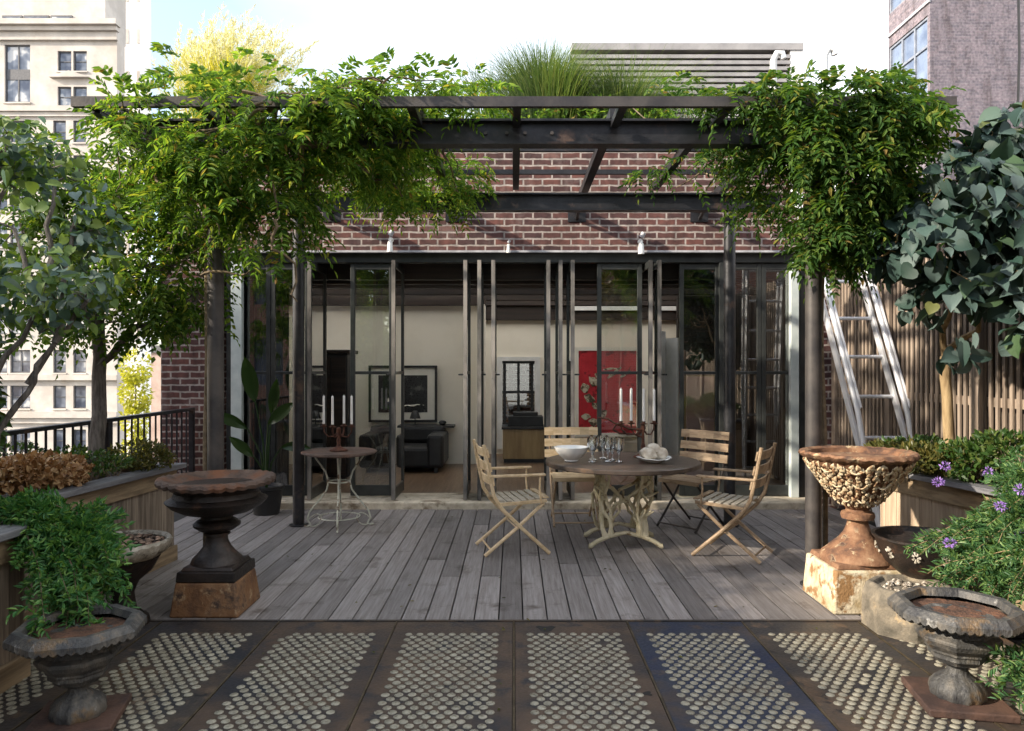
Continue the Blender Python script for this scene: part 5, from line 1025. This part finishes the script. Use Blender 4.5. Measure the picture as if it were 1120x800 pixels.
# ------------------------------------------------------------------ planter plants
def mound(label, blobs, n, size, m, name='mound_plant', shape=LANCE, wr=.55):
    b = blobs[0]; zmin = .715; t = thing(name, label, 'plant', (b[0],b[1],zmin)); pts, out = cloud(blobs, n, .1, 7); keep = pts[:,2] > zmin; pts, out = pts[keep], out[keep]; n = len(pts)
    s = rng.uniform(size*.7,size*1.3,n); leaf_mesh(pts, unit(out+UPV*.3+rng.normal(scale=.55, size=(n,3))), out+rng.normal(scale=.4, size=(n,3))+UPV*.4, s, s*wr, shape).build('foliage', m, t)
    sm = MB(); stems(sm, [((bb[0]+random.uniform(-.05,.05),bb[1],zmin),(bb[0]+random.uniform(-.5,.5)*bb[3],bb[1]+random.uniform(-.5,.5)*bb[4],bb[2]+bb[5]*.4)) for bb in blobs for _ in range(6)], .006, .02, 6); sm.build('stems', M['vine_stem'], t); return t
mound('orange brown mounded plant in the left planter', [blob(42,515,4.7,42,.3,18),blob(20,522,4.6,32,.25,16),blob(70,520,4.8,26,.25,12)], 1800, .034, M['rusty_leaf'], shape=HEART, wr=.8)
mound('olive mounded plant at the far end of the left planter, by the brick corner', [blob(150,497,5.6,28,.25,15),blob(165,503,5.6,22,.25,10)], 1200, .035, M['olive'])
mound('dark green mounded plant around the thin grey trunk', [blob(100,508,5.3,26,.3,13),blob(75,500,5.6,32,.3,10),blob(10,497,5.5,30,.3,10),blob(122,508,5.2,16,.2,8)], 1500, .034, M['ground'])
mound('yellow green leafy groundcover in the sunlit right planter', [blob(1000,500,5.35,32,.25,14),blob(1035,505,5.2,28,.25,14),blob(975,495,5.6,22,.25,10)], 1500, .045, M['olive'])
mound('dark green leafy groundcover below the slat fence', [blob(1065,505,5.0,35,.3,22),blob(1010,488,5.6,45,.25,8),blob(1100,495,4.8,30,.3,22)], 1900, .045, M['ground'])
def trailer(label, origins, ends, n, m, leafL, leafW, name, step=.012, flowers=0, amp=.05, sag=.05, base=None, side=7, bulge=.13):
    """arching, spilling stems set with small leaves"""
    t = thing(name, label, 'plant', base); sm = MB(); ps, ds, ns = [], [], []; tips = []
    for i in range(n):
        o = Vector(random.choice(origins))+Vector((random.gauss(0,.05),random.gauss(0,.07),random.gauss(0,.02))); e = Vector(random.choice(ends)); e = e+Vector((random.gauss(0,.05),random.gauss(0,.09),random.gauss(0,.06))); fr_ = random.uniform(.5,1); e = o.lerp(e, fr_ if i % 5 else random.uniform(1.0,1.14))
        mid = o.lerp(e, .45)+Vector((0,0,bulge*(.3+.9*random.random()))); c_ = []
        for k in range(9): u = k/8; c_.append(o*(1-u)**2+mid*2*u*(1-u)+e*u*u)
        off = Vector((random.random()*30,0,0)); c_ = [p+noise.noise_vector(off+p*3)*amp*(k/8) for k, p in enumerate(c_)]
        sm.tube(c_, [.003-.0002*k for k in range(9)], 4, cap=False); tips.append((c_[-1], c_[-1]-c_[-2]))
        runs = [c_]
        for _ in range(side):
            u = random.uniform(.2,.97)*8; k = min(7,int(u)); p = c_[k].lerp(c_[k+1], u-k); tg = (c_[k+1]-c_[k]).normalized(); q = Vector(rng.normal(size=3)); q = (q-tg*q.dot(tg)).normalized(); q = (q*.9+tg*.7+Vector((0,-.15,.35))).normalized(); l_ = random.uniform(.06,.13)
            runs.append([p+q*(l_*j/8)-Vector((0,0,.25*l_*(j/8)**2)) for j in range(9)])
        for c_ in runs:
          ln = sum((b-a).length for a, b in zip(c_, c_[1:])); cnt = int(ln/step)
          for j in range(cnt):
            u = .05+.95*j/max(1,cnt-1); f_ = u*8; k = min(7,int(f_)); p = c_[k].lerp(c_[k+1], f_-k); tg = (c_[k+1]-c_[k]).normalized(); q = Vector(rng.normal(size=3)); q = (q-tg*q.dot(tg)).normalized()
            ps.append(tuple(p)); ds.append(tuple(tg*.75+q*.8+Vector((0,0,.25)))); ns.append(tuple(q.cross(tg)+Vector((0,0,.6))))
    k_ = len(ps); leaf_mesh(ps, ds, ns, rng.uniform(leafL*.7,leafL*1.25,k_), rng.uniform(leafW*.7,leafW*1.2,k_), LANCE).build('foliage', m, t)
    sm.build('stems', M['vine_stem'] if flowers == 0 else M['bark_tan'], t)
    if flowers:
        for p, tg in flowers_at:
            q, o_ = cloud([(*p,.022,.022,.018)], 46, 0); leaf_mesh(q, unit(o_+rng.normal(scale=.3, size=q.shape)), rng.normal(size=q.shape), .018, .010, LANCE).build('flower', M['violet'], t)
    return t
trailer('dense trailing green plant spilling over the left planter into the grey urn',
        [P(50,560,3.8),P(70,558,3.82),P(85,568,3.85),P(62,563,3.8),P(25,560,3.78)], [P(80,685,3.35),P(100,668,3.35),P(125,640,3.45),P(130,615,3.6),P(105,600,3.75),P(70,650,3.4),P(90,640,3.4),P(120,580,3.85),P(88,690,3.3),P(85,610,3.6),P(10,560,3.65),P(35,566,3.65),P(100,630,3.6)], 130, M['trail'], .042, .015, 'trailing_plant', .0078, bulge=.075, base=tuple(P(30,570,3.6)))
flowers_at = [(P(px,py,Y), None) for px, py, Y in ((1034,510,4.3),(1026,527,4.2),(1095,554,3.8),(1039,594,3.9),(1080,516,4.3),(1116,536,3.8),(1117,585,3.8))]
trailer('bushy green plant with small purple flowers spilling over the right planter',
        [P(1150,560,4.0),P(1140,545,4.1),P(1150,540,4.2),P(1170,580,3.8),P(1165,610,3.6),P(1160,530,4.2)], [P(1015,600,4.0),P(1000,612,4.0),P(1060,640,3.8),P(1035,640,3.9),P(1090,655,3.7),P(1020,628,4.0),P(1085,560,4.1),P(1120,640,3.5),P(1080,600,3.8),P(1110,660,3.6),P(1105,530,4.2),P(1120,500,4.3),P(1060,610,3.9)], 135, M['lav'], .042, .009, 'flowering_plant', .008, flowers=1, base=tuple(P(1120,570,3.9)))
trailer('sprig of green leaves at the bottom right corner by the iron urn', [P(1150,745,3.15),P(1150,730,3.2)], [P(1105,772,3.1),P(1100,755,3.15),P(1115,745,3.1)], 9, M['lav'], .04, .012, 'leafy_sprig', .010, base=tuple(P(1150,745,3.15)))
# broad leaved potted plant by the left glass
c = (-2.62,7.75,0); t = thing('potted_plant', 'tall broad leaved green plant in a dark pot before the left window', 'plant', c)
MB().lathe([(.13,.002),(.17,.26),(.185,.27),(.185,.30),(.165,.30),(.155,.27),(.0001,.265)], c, 28, cap=False).build('pot', M['black'], t, smooth=True)
M['banana'] = leafm('broad_leaf', [(0,(.012,.035,.01)),(1,(.03,.065,.016))], trans=.3, rough=.35)
for (ex, ey, ez, L_, w_, dx, dz) in ((-.10,-.05,1.18,.50,.17,-.12,.8),(.05,-.1,.95,.42,.13,.5,.45),(-.2,0,.9,.40,.12,-.6,.4),(.14,.05,.70,.36,.11,.9,.15),(-.08,-.15,.62,.34,.11,-.3,.35),(.02,.1,1.05,.4,.12,.2,.9)):
    p0 = Vector((c[0],c[1],.27)); p1 = Vector((c[0]+ex,c[1]+ey,ez)); dr = Vector((dx,-.15,dz)).normalized(); lm = MB(); lm.tube([p0, p0.lerp(p1,.5)+Vector((-ex*.2,0,.05)), p1], [.012,.01,.007], 6)
    sd = dr.cross(Vector((0,-1,.2))).normalized(); nn = 8; V = []
    for k in range(nn+1):
        u = k/nn; ww = w_*math.sin(PI*min(1,u*1.02))**.7*.5; cp = p1+dr*L_*u-Vector((0,0,.25*L_*u*u*(1-abs(dr.z))))
        V += [cp-sd*ww+Vector((0,-.02,0)), cp, cp+sd*ww+Vector((0,-.02,0))]
    lm.add(V, [f for k in range(nn) for f in ((3*k,3*k+1,3*k+4,3*k+3),(3*k+1,3*k+2,3*k+5,3*k+4))]); lm.build('leaf', M['banana'], t, smooth=True)
# fallen leaves on the deck and paving
t = MB(); n = 70; ps = np.stack([rng.uniform(-1.9,2.3,n), rng.uniform(3.2,7.8,n), np.full(n,.006)],1)
leaf_mesh(ps, np.stack([rng.normal(size=n),rng.normal(size=n),rng.normal(scale=.15,size=n)],1), np.tile([0,0,1.0],(n,1))+rng.normal(scale=.25,size=(n,3)), rng.uniform(.015,.04,n), rng.uniform(.008,.018,n), LANCE, t)
tag(t.build('fallen_leaves', M['olive']), kind='stuff')
for o in list(bpy.data.objects):
    if '_b' in o: del o['_b']
